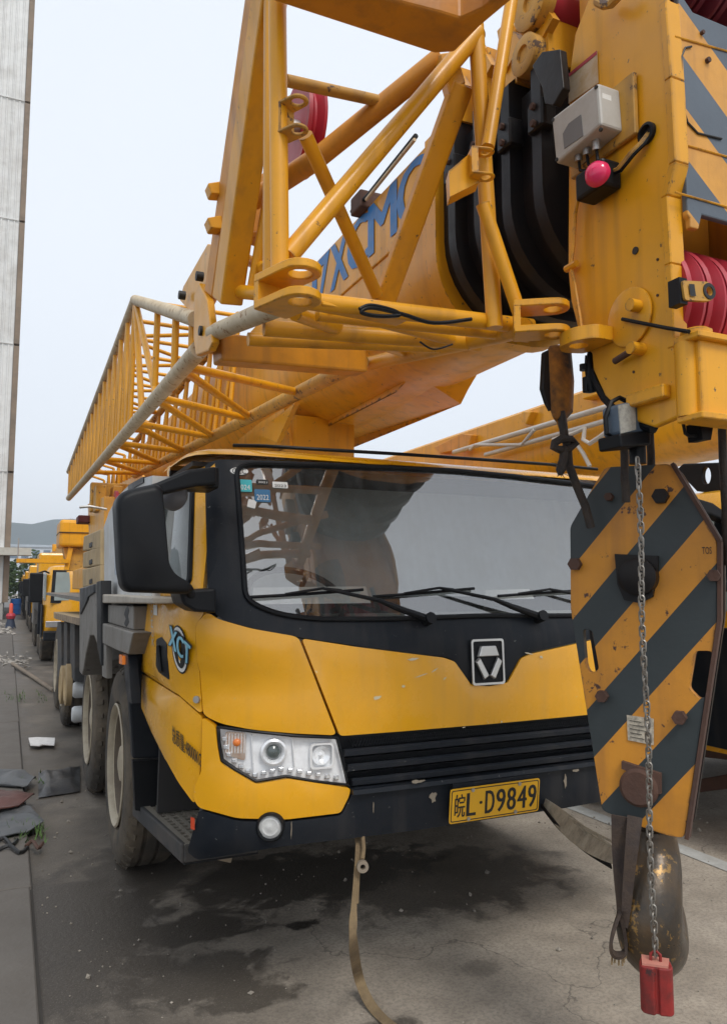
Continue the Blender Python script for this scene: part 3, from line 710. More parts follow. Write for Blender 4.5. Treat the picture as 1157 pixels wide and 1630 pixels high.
# --- headlights -----------------------------------------------------------
hl_px = [(347, 1157), (403, 1164), (470, 1171), (536, 1174), (545, 1210), (554, 1249), (500, 1243), (455, 1235), (408, 1243), (375, 1224), (354, 1210), (349, 1185)]
def headlight(sgn):
    def fl(l): return l if sgn > 0 else [(-p, z) for p, z in reversed(l)]
    hl = fl(H(*hl_px))
    hd = panel('headlight', hl, mat('lamp_reflector', (.92, .93, .94), .2, coat=.4, var=.06, dirt=(.6, .6, .61), damt=.5, dscale=26), crane, off=-.022, th=.01, edge=0)
    def fr(px, py, off):
        p, n, ux, uy = cabframe(px, py, off)
        if sgn < 0:
            p = Vector((2 * XC - p.x, p.y, p.z)); n = Vector((-n.x, n.y, n.z)); ux = Vector((-ux.x, ux.y, ux.z)); uy = Vector((-uy.x, uy.y, uy.z))
        return p, n, ux, uy
    p, n, ux, uy = fr(436, 1198, -.02)
    MB().lathe(p, n, [(0, .050), (.018, .050), (.022, .042), (.014, .032), (.0, .028)], 28).build('projector_ring', M_chrome, hd)
    MB().lathe(p, n, [(-.002, .026), (.010, .024), (.016, .016), (.019, .008), (.0195, 0.0005)], 24, closed=False).build('projector_lens', mat('projector_glass', (.07, .09, .085), .06, var=.0, coat=.8), hd)
    p, n, ux, uy = fr(512, 1203, -.018)
    MB().plate(roundpoly([(-.044, -.05), (.05, -.05), (.05, .046), (-.044, .046)], .018), [roundpoly([(-.037, -.043), (.043, -.043), (.043, .039), (-.037, .039)], .016)], p, ux, uy, .016).build('high_beam_frame', M_chrome, hd)
    MB().lathe(p, n, [(.012, .036), (-.004, .02), (-.008, .008), (.006, .006), (.007, .0005)], 20, closed=False).build('high_beam_bowl', M_chrome, hd)
    for k in range(6):
        MB().box((-.001, -.001, -.001), (.001, .001, .001))
    p, n, ux, uy = fr(378, 1187, -.018)
    MB().plate(roundpoly([(-.05, -.034), (.028, -.058), (.028, .045), (-.05, .050)], .012), [], p, ux, uy, .004).build('indicator', mat('indicator_reflector', (.66, .52, .42), .25, metal=.7, dirt=(.5, .22, .08), damt=.6, dscale=30), hd)
    MB().lathe(p + n * .004 - ux * .004 + uy * .01, n, [(0, .014), (.008, .014), (.014, .008), (.015, .0005)], 14, closed=False).build('bulb', M_amber, hd)
    for k in range(7):                                # reflector flutes
        q = p + ux * (-.045 + k * .0115) + n * .0045
        MB().tube(q - uy * .03, q + uy * .042, .0022, n=5).build('flute', M_chrome, hd)
    leds = [(356, 1177), (358, 1190), (363, 1202), (372, 1212), (383, 1221), (394, 1229), (406, 1235), (420, 1231), (434, 1228), (448, 1225), (463, 1227), (478, 1229), (493, 1232), (508, 1234), (523, 1237), (537, 1239)]
    for q in leds:
        p, n, ux, uy = fr(*q, -.014)
        bevel(MB().hexa([p + ux * a * .011 + uy * c * .010 for a, c in ((-1, -1), (1, -1), (1, 1), (-1, 1))] + [p + ux * a * .007 + uy * c * .006 + n * .008 for a, c in ((-1, -1), (1, -1), (1, 1), (-1, 1))]).build('led', mat('led_reflector', (.8, .82, .84), .12, metal=.6, var=.02), hd, smooth=0), .001, 1)
    for a_, c_ in (((400, 1170), (404, 1236)), ((466, 1174), (470, 1222))):
        p0, n, *_ = fr(*a_, -.016); p1, *_ = fr(*c_, -.016); MB().bar(p0, p1, .004, .012, n).build('divider', M_chrome, hd, smooth=0)
    panel('lens', hl, M_lens, hd, off=.010, th=.006, edge=.002)
    # dark gasket round the lamp
    MB().path([cab(q[0], q[1], .006) for q in hl], .006, 6, closed=True).build('gasket', M_blk, hd)
headlight(1); headlight(-1)
# --- fog lamps ------------------------------------------------------------
for sgn in (1, -1):
    p, n, ux, uy = cabframe(430, 1313, .018)
    if sgn < 0: p = Vector((2 * XC - p.x, p.y, p.z)); n = Vector((-n.x, n.y, n.z))
    n = (n + Vector((-.25 * sgn, -.2, 0))).normalized()
    fg = MB().lathe(p, n, [(-.05, .056), (.012, .052), (.02, .046), (.012, .042), (-.03, .040)], 28).build('fog_lamp', M_blk, crane)
    MB().lathe(p, n, [(-.012, .042), (-.022, .02), (-.016, .008), (-.004, .006), (-.003, .0005)], 24, closed=False).build('reflector', M_chrome, fg)
    MB().lathe(p, n, [(.006, .042), (.012, .03), (.010, .022), (.014, .012), (.0145, .0005)], 24, closed=False).build('lens', mat('fog_lamp_lens', (.62, .62, .60), .12, var=.12, dirt=(.3, .3, .3), damt=.5, dscale=40, coat=.6), fg)
# --- roof -----------------------------------------------------------------
zr = hit(600, 740.5)[1] + .004
b = MB(); zs = [zr, zr + (2.185 - zr) * .5 + .004, 2.195, 2.205, 2.215, 2.225, 2.235, 2.242]; N = 64
for z in zs:
    for i in range(N + 1): b.v.append(cab(-math.pi / 2 + math.pi * i / N, z, .006))
for k in range(len(zs) - 1):
    for i in range(N): b.f.append((k * (N + 1) + i, k * (N + 1) + i + 1, (k + 1) * (N + 1) + i + 1, (k + 1) * (N + 1) + i))
b.f.append(tuple((len(zs) - 1) * (N + 1) + i for i in range(N + 1)))
b.box((XC - 1.2, YB - .02, 2.1), (XC + 1.2, YB + .05, 2.235))
roof = b.build('roof', M_yelc, crane, smooth=40)
ca = [PY(x, y, Y) for x, y, Y in ((372, 709, 3.2), (420, 710, 3.10), (520, 716, 3.07), (640, 723, 3.06), (760, 731, 3.06), (870, 739, 3.07), (950, 747, 3.09))]
MB().path(ca, .008, 8).build('roof_hose', M_blk, roof)
# --- cab side: door with window ------------------------------------------
sd0 = lambda px, py: hit(px, py)
def side(p): return hit(*p)
zb = side((300, 962))[1]
LH = -math.pi / 2
def door(sgn):
    def fl(l): return l if sgn > 0 else [(-p, z) for p, z in reversed(l)]
    lo_out = [side(q) for q in ((328, 974), (313, 997), (317, 1060), (323, 1136), (286, 1104), (254, 1083))]
    zt = side((290, 952))[1]
    up = [(LH, zt), (side((300, 955))[0], zt), lo_out[0], lo_out[1], lo_out[2], lo_out[3], lo_out[4], (LH, side((252, 1082))[1])]
    d = panel('door', fl(up), M_yelc, crane, off=.010, round_=.015)
    lo2 = [(LH, side((252, 1085))[1] - .006), side((286, 1108)), side((322, 1140)), side((321, 1180)), side((318, 1235)), side((310, 1280)), side((285, 1246)), side((266, 1212)), (LH + .02, side((256, 1150))[1])]
    d2 = panel('door_sill', fl(lo2), M_yelc, d, off=.004, round_=.015)
    # recessed handle
    hp = [side(q) for q in ((254, 1018), (262, 1014), (270, 1024), (274, 1082), (258, 1070), (253, 1060))]
    panel('handle', fl(hp), M_blk, d, off=.016, th=.02, round_=.008)
    p0, n, ux, uy = cabframe(261, 1028, .022); p1, *_ = cabframe(265, 1068, .022)
    if sgn < 0: p0 = Vector((2 * XC - p0.x, p0.y, p0.z)); p1 = Vector((2 * XC - p1.x, p1.y, p1.z))
    MB().path([p0, (p0 + p1) / 2, p1], .009, 8).build('grip', M_blk, d)
    kp, n, *_ = cabframe(317, 1113, .012)
    if sgn < 0: kp = Vector((2 * XC - kp.x, kp.y, kp.z)); n = Vector((-n.x, n.y, n.z))
    MB().cyl(kp, n, .014, .014, 14).build('lock', M_steel, d)
    # upper frame with the window opening
    zt2 = 2.16; zb2 = zt + .004
    fo = [(LH, zb2), (side((322, 950))[0], zb2), (side((324, 800))[0], zt2), (LH, zt2)]
    wi = roundpoly([(LH + .10, zb2 + .05), (side((326, 940))[0] - .05, zb2 + .05), (side((322, 800))[0] - .05, zt2 - .07), (LH + .10, zt2 - .07)], .03)
    panel('window_frame', fl(fo), M_yelc, d, off=.004, holes=[fl(wi)], th=.04)
    panel('window', fl(wi), M_sglass, d, off=-.004, th=.003, edge=0)
    MB().path([cab(q[0], q[1], .004) for q in fl(wi)], .012, 6, closed=True).build('window_seal', M_blk, d)
    return d, d2
door_l, sill_l = door(1); door(-1)
# lettering and decals on the left door, laid onto the curved door skin
def onskin(px, py, off): return cab(*hit(px, py), off)
def skin_text(body, bl, br, tl, m, parent, off, fat=0.):
    vs, fs = textverts(body); b = MB()
    for k in ((0,) if not fat else (-1, 0, 1)):
        b.add([onskin(bl[0] + (br[0] - bl[0]) * u + (tl[0] - bl[0]) * w + fat * k, bl[1] + (br[1] - bl[1]) * u + (tl[1] - bl[1]) * w, off + .0002 * k) for u, w in vs], fs)
    return b.build('lettering', m, parent, smooth=0, fix=False)
def skin_poly(pts, m, nm, parent, off):
    b = MB(); b.add([onskin(*p, off) for p in pts], [tuple(range(len(pts)))]); return b.build(nm, m, parent, smooth=0, fix=False)
skin_text('总质量:48000KG', (277.5, 1181), (323.5, 1224), (276, 1153), M_ink, sill_l, .0075, .2)
skin_poly([(249, 963), (255, 963), (255, 980), (249, 979)], M_white, 'notice', door_l, .012)
def skin_oval(rx, ry, off, m): return skin_poly([(290.5 + rx * math.cos(a) + .10 * ry * math.sin(a), 1033 + ry * math.sin(a)) for a in [2 * math.pi * k / 26 for k in range(26)]], m, 'decal', door_l, off)
skin_oval(12, 38, .0115, M_ink); skin_oval(10.6, 35, .0125, M_white); skin_oval(8.4, 29, .0135, M_ink)
skin_text('XCT', (274.5, 1027), (307, 1060), (276, 993), M_ink, door_l, .0148, 1.7)
skin_text('XCT', (275.5, 1026), (306, 1057.5), (277, 996), M_lblue, door_l, .0160, .8)
skin_text('XCMG', (250.0, 1030), (247.5, 972), (246.4, 1029), M_lgrey, door_l, .012)
# --- wipers ---------------------------------------------------------------
def wiper(pivot, tip, b0, b1, sgn=1):
    f = lambda q, o: cab(*hit(*q), o)
    pv = f(pivot, .035); tp = f(tip, .03)
    mid = (pv + tp) / 2 + Vector((0, -.02, .015))
    w = MB().path([pv, pv + (tp - pv) * .3 + Vector((0, -.012, .006)), mid, tp], [.016, .013, .009, .006], 8).build('wiper', M_blk, crane)
    MB().cyl(pv, cabn(*hit(*pivot)), .024, .05, 14).build('pivot_cap', M_blk, w)
    q0, q1 = f(b0, .016), f(b1, .016)
    pts = [q0.lerp(q1, i / 8) for i in range(9)]
    pts = []
    for i in range(9):
        h0, h1 = hit(*b0), hit(*b1); t = i / 8; pts.append(cab(h0[0] + (h1[0] - h0[0]) * t, h0[1] + (h1[1] - h0[1]) * t, .012))
    MB().path(pts, .007, 6).build('blade', M_blk, w)
    MB().path([pts[2] + Vector((0, -.006, .004)), tp, pts[6] + Vector((0, -.006, .004))], .006, 6).build('blade_bow', M_blk, w)
wiper((676, 989), (510, 940), (396, 952), (576, 940))
wiper((853, 985), (694, 939), (592, 951), (752, 938))
wiper((1010, 978), (868, 941), (790, 950), (925, 941))
# --- cab inside -----------------------------------------------------------
inn = MB()
wz0, wz1, wx0, wx1 = PY(556, 883, YB).z, PY(556, 826, YB).z, PY(556, 850, YB).x, PY(556, 850, YB).x + .46
inn.plate([(XC - 1.22, .62), (XC + 1.22, .62), (XC + 1.2, 2.21), (XC - 1.2, 2.21)], [roundpoly([(wx0, wz0), (wx1, wz0), (wx1, wz1), (wx0, wz1)], .03)], (0, YB, 0), (1, 0, 0), (0, 0, 1), .03)
inn.box((XC - .85, 3.05, .68), (XC + .85, YB - .04, .72))
back = inn.build('cab_back_wall', M_int, crane, smooth=0)
MB().box((XC - 1.2, 3.2, 2.16), (XC + 1.2, YB - .05, 2.18)).build('headliner', M_int, back, smooth=0)
MB().hexa([(XC - 1.16, 2.90, 1.36), (XC + 1.16, 2.90, 1.36), (XC + 1.1, 3.26, 1.36), (XC - 1.1, 3.26, 1.36), (XC - 1.14, 2.94, 1.50), (XC + 1.14, 2.94, 1.50), (XC + 1.1, 3.22, 1.545), (XC - 1.1, 3.22, 1.545)])
dash = bevel(MB().hexa([(XC - 1.12, 2.99, 1.30), (XC + 1.12, 2.99, 1.30), (XC + 1.1, 3.28, 1.30), (XC - 1.1, 3.28, 1.30), (XC - 1.1, 3.0, 1.50), (XC + 1.1, 3.0, 1.50), (XC + 1.08, 3.24, 1.535), (XC - 1.08, 3.24, 1.535)]).build('dashboard', M_dash, crane, smooth=0), .02, 3)
def seat(x, nm='seat'):
    s = bevel(MB().box((x - .24, 3.32, 1.02), (x + .24, 3.66, 1.16)).build('seat', M_int, crane, smooth=0), .03, 3)
    bevel(MB().hexa([(x - .23, 3.52, 1.14), (x + .23, 3.52, 1.14), (x + .23, 3.64, 1.14), (x - .23, 3.64, 1.14), (x - .2, 3.58, 1.72), (x + .2, 3.58, 1.72), (x + .2, 3.68, 1.72), (x - .2, 3.68, 1.72)]).build('backrest', M_int, s, smooth=0), .03, 3)
    bevel(MB().box((x - .13, 3.58, 1.74), (x + .13, 3.66, 1.92)).build('headrest', M_int, s, smooth=0), .03, 3)
seat(XC - .72); seat(XC + .05); seat(XC + .75)
sw_c = Vector((XC - .72, 3.24, 1.60)); sx_, sy_, sdn = basis((0, -.75, 1))
stw = MB().path([sw_c + (sx_ * math.cos(2 * math.pi * i / 28) + sy_ * math.sin(2 * math.pi * i / 28)) * .22 for i in range(28)], .015, 8, closed=True).build('steering_wheel', M_blk, crane)
for a in (0, 2.1, 4.2): MB().tube(sw_c, sw_c + (sx_ * math.cos(a) + sy_ * math.sin(a)) * .22, .014, n=6).build('spoke', M_blk, stw)
MB().tube(sw_c, (XC - .72, 3.12, 1.48), .03, n=10).build('column', M_blk, stw)
# papers and things on the dashboard (rest on it: things of their own)
def dash_paper(px0, px1, pyt, pyb, lab):
    q = [PY(px0, pyb, 3.03), PY(px1, pyb - 2, 3.03), PY(px1 - 8, pyt - 2, 3.15), PY(px0 + 4, pyt, 3.15)]
    t = tag(MB().prism(q, (0, .001, .002)).build('paper_sheet', M_paper, None, smooth=0), lab, 'paper', 'papers on the dashboard')
    return t
dash_paper(400, 590, 936, 962, 'wide white printed sheet lying on the left of the dashboard')
dash_paper(770, 850, 940, 955, 'white sheet lying on the dashboard behind the right wipers')

# --- door mirrors ---------------------------------------------------------
def door_mirror():
    Y = 2.72
    ol = [(184, 800), (190, 786), (206, 778), (248, 769), (259, 775), (263, 815), (270, 900), (284, 922), (312, 938), (300, 946), (236, 944), (203, 943), (195, 934), (190, 905)]
    pts = [PY(*q, Y) for q in ol]; c = sum(pts, Vector()) / len(pts)
    p2 = roundpoly([(p.x, p.z) for p in pts], .02, 4)
    b = MB(); k = len(p2); cx, cz = c.x, c.z
    rings = [(.0, .90), (-.012, .97), (.0, 1.0), (.05, 1.0), (.10, .98)]
    rings = [(-.022, .86), (-.016, .94), (.0, .99), (.02, 1.0), (.10, .99)]
    for dy, s_ in rings:
        for x, z in p2: b.v.append(Vector((cx + (x - cx) * s_, Y + dy, cz + (z - cz) * s_)))
    for i in range(len(rings) - 1):
        for j in range(k): b.f.append((i * k + j, i * k + (j + 1) % k, (i + 1) * k + (j + 1) % k, (i + 1) * k + j))
    b.f.append(tuple(range(k))[::-1]); b.f.append(tuple((len(rings) - 1) * k + j for j in range(k)))
    mm = b.build('door_mirror', M_blk, crane, smooth=50)
    MB().prism([Vector((cx + (x - cx) * .9, Y + .101, cz + (z - cz) * .9)) for x, z in p2], (0, .003, 0)).build('mirror_glass', M_chrome, mm, smooth=0)
    bevel(MB().prism([PY(*q, Y + .02) for q in ((205, 782), (250, 768), (300, 747), (346, 742), (346, 772), (314, 774), (286, 780), (262, 786), (225, 790))], (0, .07, 0)).build('upper_arm', M_blk, mm, smooth=0), .012, 3)
    bevel(MB().prism([PY(*q, Y + .09) for q in ((302, 748), (350, 742), (350, 778), (306, 776))], (0, .16, 0)).build('arm_joint', M_blk, mm, smooth=0), .012, 3)
    a = [PY(205, 930, Y + .02), PY(262, 928, Y + .03), PY(300, 940, Y + .05), PY(310, 955, Y + .10)]
    MB().path(a, [.02, .024, .018, .02], 10).build('lower_arm', M_blk, mm)
    bevel(MB().prism([PY(286, 940, Y + .06), PY(345, 936, Y + .06), PY(345, 976, Y + .06), PY(312, 974, Y + .06), PY(292, 962, Y + .06)], (0, .2, 0)).build('arm_foot', M_blk, mm, smooth=0), .01, 2)
    q = PY(276, 790, Y + .17); MB().lathe(q, (-.3, .6, .3), [(-.05, .001), (-.045, .03), (-.02, .052), (.03, .058), (.035, .001)], 18, closed=False).build('convex_mirror', mat('convex_mirror_shell', (.12, .12, .13), .4), mm)
    MB().path([q, PY(298, 775, Y + .2), PY(318, 765, Y + .25)], .010, 8).build('convex_arm', M_blk, mm)
    return mm
mirr_l = door_mirror()
mr = copy_tree(mirr_l, crane)
mr.scale.x = -1; mr.location.x = (2 * XC - WLOC[mirr_l.name].x) - XC

# --- chassis, deck, engine cover ------------------------------------------
XS = .52
chas = bevel(MB().box((XC - .55, 3.0, .62), (XC + .55, 14.6, 1.15)).build('chassis', M_chas, crane, smooth=0), .02, 1)
MB().box((XC - 1.28, 3.76, 1.52), (XC + 1.28, 14.8, 1.56)).build('deck', M_grey, crane, smooth=0)
for y in (3.25, 5.9, 7.9, 9.0): MB().box((XC - 1.1, y, .66), (XC + 1.1, y + .12, 1.5)).build('cross_member', M_chas, chas, smooth=0)
MB().box((XC - .9, 2.99, .63), (XC + .9, 3.6, .66)).build('belly_plate', M_blk, chas, smooth=0)
MB().box((XC - 1.05, 3.5, .64), (XC + 1.05, 3.54, 1.5)).build('bulkhead', M_blk, chas, smooth=0)
eng = MB().prism([PX(q[0], q[1], .585) for q in ((243, 757), (222, 763), (204, 774), (188, 790), (174, 815), (166, 838), (163, 860), (164, 900), (166, 944), (243, 952))], (XC * 2 - 1.17, 0, 0)).build('engine_cover', M_lgrey, crane)
MB().prism([PX(q[0], q[1], .578) for q in ((228, 759), (210, 769), (204, 773), (204, 783), (212, 777), (228, 768))], (.06, 0, 0)).build('cover_trim', M_dark, eng, smooth=0)
for (a, c, d_, e_) in ((196, 860, 205, 925), (184, 840, 190, 915), (206, 810, 214, 850)):
    MB().prism([PX(a, c, .583), PX(d_, c, .583), PX(d_, e_, .583), PX(a, e_, .583)], (-.004, 0, 0)).build('label_sheet', mat('faded_label', (.42, .46, .52), .6, dirt=(.2, .22, .26), damt=.8, dscale=22), eng, smooth=0)
ledge = bevel(MB().prism([PX(162, 946, XS - .02), PX(243, 951, XS - .02), PX(243, 961, XS - .02), PX(162, 960, XS - .02)], (.14, 0, 0)).build('side_rail', mat('pale_rail_paint', (.40, .36, .30), .6, dirt=(.2, .16, .11), damt=.6, dscale=7), crane, smooth=0), .006, 2)
fend = bevel(MB().prism([PY(*q, 3.80) for q in ((211, 963), (246, 963), (246, 1028), (252, 1100), (258, 1206), (212, 1208), (207, 1120), (203, 1042), (212, 1027))], (0, .07, 0)).build('front_fender', M_dark, crane, smooth=0), .008, 2)
MB().prism([PY(*q, 3.86) for q in ((212, 1212), (262, 1208), (300, 1262), (300, 1300), (216, 1290))], (0, .05, 0)).build('mud_guard', M_blk, fend, smooth=0)
bevel(MB().prism([PX(*q, XS + .01) for q in ((163, 962), (212, 965), (212, 1003), (163, 988))], (.5, 0, 0)).build('side_box', M_grey, fend, smooth=0), .006, 2)
bevel(MB().prism([PX(*q, XS - .02) for q in ((163, 992), (212, 1007), (204, 1042), (188, 1036), (163, 1024))], (.45, 0, 0)).build('fender_flare', M_grey, fend, smooth=0), .006, 2)
MB().prism([PX(*q, XS - .015) for q in ((163, 1024), (170, 1028), (170, 1080), (163, 1076))], (.03, 0, 0)).build('fender_bracket', M_grey, fend, smooth=0)
MB().prism([PX(*q, XS - .015) for q in ((196, 1040), (204, 1043), (210, 1120), (203, 1115))], (.04, 0, 0)).build('fender_edge', M_dark, fend, smooth=0)
MB().prism([PX(*q, XS - .03) for q in ((190, 1042), (195, 1044), (195, 1058), (190, 1056))], (.02, 0, 0)).build('side_marker', M_amber, fend, smooth=0)
tq = [(201, 968), (204, 964), (206, 972), (204, 980), (206, 990), (202, 998), (198, 993), (201, 985), (198, 978)]
MB().prism([PX(*q, XS + .0095) for q in tq], (-.001, 0, 0)).build('paint_tear', M_ink, fend, smooth=0)
# perforated step under the door
sz = .60
sA, sB, sC, sD = Vector((.605, 4.0)), Vector((.69, 3.24)), Vector((1.0, 3.24)), Vector((1.0, 4.0))
def sq(u, w): return tuple((sA * (1 - w) + sB * w) * (1 - u) + (sD * (1 - w) + sC * w) * u)
holes = [[sq(.09 + i * .115 + du, .05 + j * .062 + dw) for du, dw in ((0, 0), (.07, 0), (.07, .04), (0, .04))] for i in range(7) for j in range(15)]
step = MB().plate([tuple(sA), tuple(sB), tuple(sC), tuple(sD)], holes, (0, 0, sz), (1, 0, 0), (0, 1, 0), .012).build('step', mat('step_tread', (.30, .27, .22), .55, metal=.3, dirt=(.14, .12, .1), damt=.5, dscale=9), crane, smooth=0)
V3 = lambda p, z: Vector((p.x, p.y, z))
bevel(MB().bar(V3(sA, sz - .025), V3(sB, sz - .025), .022, .075).build('step_rail', M_chas, step, smooth=0), .006, 2)
bevel(MB().bar(V3(sB, sz - .025), V3(sC, sz - .025), .022, .07).build('step_rail', M_chas, step, smooth=0), .006, 2)
MB().prism([V3(p, sz - .07) for p in (sA, sB, sC, sD)], (0, 0, .008)).build('step_pan', M_blk, step, smooth=0)
MB().bar((.70, 3.4, sz - .04), (.95, 3.5, sz - .15), .04, .05).build('step_bracket', mat('tan_bracket', (.3, .24, .17), .7), step, smooth=0)
skin_poly([(311, 1297), (317, 1299), (317, 1318), (311, 1316)], mat('red_marker', (.5, .06, .02), .3), 'side_marker', bump, .026)
# skirt at the bottom of the cab, behind the bumper corner

# --- wheels ---------------------------------------------------------------
RW = .585
def make_wheel(c, sgn, parent):
    """sgn -1: outer face looks to -x"""
    ax = Vector((sgn, 0, 0)); w = .31
    t = [(-w, .38), (-w, .54), (-w + .035, RW - .006), (-w + .06, RW), (-.20, RW), (-.195, RW - .014), (-.18, RW - .014), (-.175, RW), (-.12, RW), (-.115, RW - .014), (-.10, RW - .014), (-.095, RW), (-.05, RW - .002), (-.022, RW - .02), (-.006, .53), (.004, .47), (.002, .42), (-.01, .375), (-.03, .36), (-.06, .33)]
    rim_ = MB().lathe(c, ax, [(-.02, .352), (.0, .362), (.006, .352), (-.012, .336), (-.03, .332), (-.034, .325)], 48, closed=False)
    brl = MB().lathe(c, ax, [(-.034, .325), (-.05, .316), (-.17, .300), (-.185, .27), (-.19, .22), (-.16, .17), (-.155, .001)], 48, closed=False)
    tyre = MB().lathe(c, ax, t, 64)
    for k in range(36):                               # shoulder lugs
        a = 2 * math.pi * k / 36; u = Vector((0, math.cos(a), math.sin(a))); q = Vector(c) + ax * -.03
        tyre.bar(q + u * (RW - .035) + ax * .012, q + u * (RW + .002) - ax * .03, .035, .02, ax)
    wh = tyre.build('wheel', M_rub, parent, smooth=35)
    rim_.build('rim', M_rim, wh, smooth=40); brl.build('rim_barrel', mat('dark_rim_barrel', (.13, .10, .07), .75, dirt=(.06, .045, .035), damt=.7, dscale=8, bump=.1), wh, smooth=40)  # barrel wall is a darker brown than the rim lip
    MB().lathe(c, ax, [(-.17, .125), (-.05, .115), (-.03, .10), (-.02, .05), (-.019, .001)], 20, closed=False).build('hub', M_rim, wh, smooth=40)
    nb = MB()
    for k in range(10):
        a = 2 * math.pi * k / 10; q = Vector(c) + Vector((0, math.cos(a), math.sin(a))) * .168
        nb.cyl(q + ax * -.145, ax, .018, .05, 6)
    nb.build('wheel_nuts', M_rim, wh, smooth=0)
    return wh
w0 = make_wheel((.63, 4.98, RW - .004), -1, crane)
for y in (6.78, 10.1, 11.5):
    copy_tree(w0, crane, (0, y - 4.98, 0))
wr = make_wheel((2 * XC - .63, 4.98, RW - .004), 1, crane)
for y in (6.78, 10.1, 11.5): copy_tree(wr, crane, (0, y - 4.98, 0))
for y in (4.98, 6.78, 10.1, 11.5): MB().tube((.9, y, RW), (2 * XC - .9, y, RW), .11, n=14).build('axle', M_chas, crane)
# --- side bodywork behind the front wheels --------------------------------
def sidebox(name, pts, X, dep, m, parent, bw=.01):
    return bevel(MB().prism([PX(*q, X) for q in pts], (dep, 0, 0)).build(name, m, parent, smooth=0), bw, 2)
f2 = sidebox('rear_fender', ((127, 936), (147, 930), (160, 927), (160, 1052), (156, 1030), (150, 1012), (143, 1012), (137, 1040), (131, 1075), (127, 1070)), XS, .5, M_grey, crane)
sidebox('fender_trim', ((128, 937), (150, 930), (150, 943), (140, 950), (139, 955), (131, 972), (128, 978)), XS - .012, .03, M_dark, f2, .004)
sidebox('fender_post', ((154, 926), (161, 924), (161, 1060), (155, 1030)), XS - .03, .06, M_blk, f2, .004)
st = None
for i, (ya, yb) in enumerate(((905, 936), (878, 905), (852, 878))):
    st = sidebox('tool_box', ((132, yb - 1), (132 + i, ya + 1), (160, ya - 6 - 2 * i), (160, yb - 6 + i)), .56, .7, M_tan, crane, .01)
    sidebox('latch', ((142, yb - 6), (142, yb - 13), (146, yb - 15), (146, yb - 8)), .552, .01, M_ink, st, .001)
tray = sidebox('deck_tray', ((86, 974), (127, 983), (127, 996), (86, 984)), XS, .9, M_tan, crane, .006)
for i in range(12):
    px = 89 + i * 3.2; sidebox('tray_rib', ((px, 976.0 + (px - 86) * .2), (px + 1.2, 976.3 + (px - 86) * .2), (px + 1.2, 985 + (px - 86) * .27), (px, 984.7 + (px - 86) * .27)), XS - .01, .012, M_wood, tray, .001)
for (pa, pb) in ((92, 98), (102, 107), (112, 119)):
    sidebox('leg_housing', ((pa, 990), (pb, 992), (pb, 1085), (pa, 1075)), XS + .06, .4, M_chas, crane, .006)
for (px, py) in ((124, 1098), (122, 1137)):
    q = PX(px, py, XS + .1); MB().lathe(q, (-1, 0, 0), [(-.08, .001), (-.08, .075), (.02, .075), (.04, .06), (.045, .001)], 18, closed=False).build('air_tank', M_lgrey, crane)
for px, yb in ((97, 1130), (105, 1150)):
    q = PX(px, 1090, XS + .02); MB().lathe(q, (-1, 0, 0), [(-.05, .001), (-.05, .2), (.0, .2), (.01, .16), (-.02, .1), (-.02, .001)], 22, closed=False).build('outrigger_float', M_tan, crane)
for y0_t, y1_t in ((3.8, 4.3), (5.65, 6.1), (7.45, 9.4)):
    bevel(MB().box((XC + .75, y0_t, .42), (XC + 1.30, y1_t, 1.48)).build('added_shade_box', M_chas, crane, smooth=0), .05, 3)  # unseen boxes added on the right to block light under the truck
# --- turret, counterweight ------------------------------------------------
tur = bevel(MB().box((XC - .9, 6.6, 1.62), (XC + .9, 14.0, 1.95)).build('turret', M_yel, crane, smooth=0), .02, 2)
for s_ in (-1, 1):
    MB().prism([(XC + s_ * .50, 7.4, 1.9), (XC + s_ * .50, 13.4, 1.9), (XC + s_ * .50, 13.4, 2.5), (XC + s_ * .50, 11.0, 3.3), (XC + s_ * .50, 9.4, 3.1), (XC + s_ * .50, 8.0, 2.4)], (s_ * .03, 0, 0)).build('turret_plate', M_yel, tur, smooth=0)
bevel(MB().prism([PX(*q, .78) for q in ((140, 802), (166, 790), (166, 850), (142, 853))], (.5, 0, 0)).build('jib_stand', M_yel, tur, smooth=0), .01, 2)
cwt = bevel(MB().box((.78, 14.6, 2.37), (2 * XC - .78, 15.6, 2.86)).build('counterweight', M_yel, crane, smooth=0), .06, 3)
MB().box((.775, 14.58, 2.62), (2 * XC - .775, 15.62, 2.635)).build('seam', M_ink, cwt, smooth=0)
MB().prism([(.95, 14.75, 1.95), (2.8, 14.75, 1.95), (2.8, 14.75, 2.36), (.86, 14.75, 2.36)], (0, .5, 0)).build('tail_plate', M_yeld, cwt, smooth=0)
MB().bar((.92, 14.68, 1.96), (.98, 14.7, 2.36), .08, .06, (0, 1, 0)).build('tail_rib', M_yel, cwt, smooth=0)
MB().box((.10, 14.6, 2.08), (.95, 14.95, 2.15)).build('platform', M_yel, cwt, smooth=0)
MB().path([(.12, 14.62, 2.15), (.12, 14.62, 2.5), (.12, 14.9, 2.5)], .012, 6).build('handrail', M_steel, cwt)
for x, y, z, r in ((1.45, 8.6, 2.55, .24), (1.55, 9.6, 2.6, .24), (1.1, 7.6, 2.45, .12)):
    MB().lathe((x, y, z), (1, 0, 0), [(-.22, .06), (-.22, r), (-.19, r), (-.19, r * .7), (.19, r * .7), (.19, r), (.22, r), (.22, .06)], 24).build('winch_drum', M_red, tur)
MB().path([(.74, 6.9, 2.32), (.6, 6.9, 2.34), (.52, 6.92, 2.33)], .012, 6).build('tie_hook', M_steel, tur)

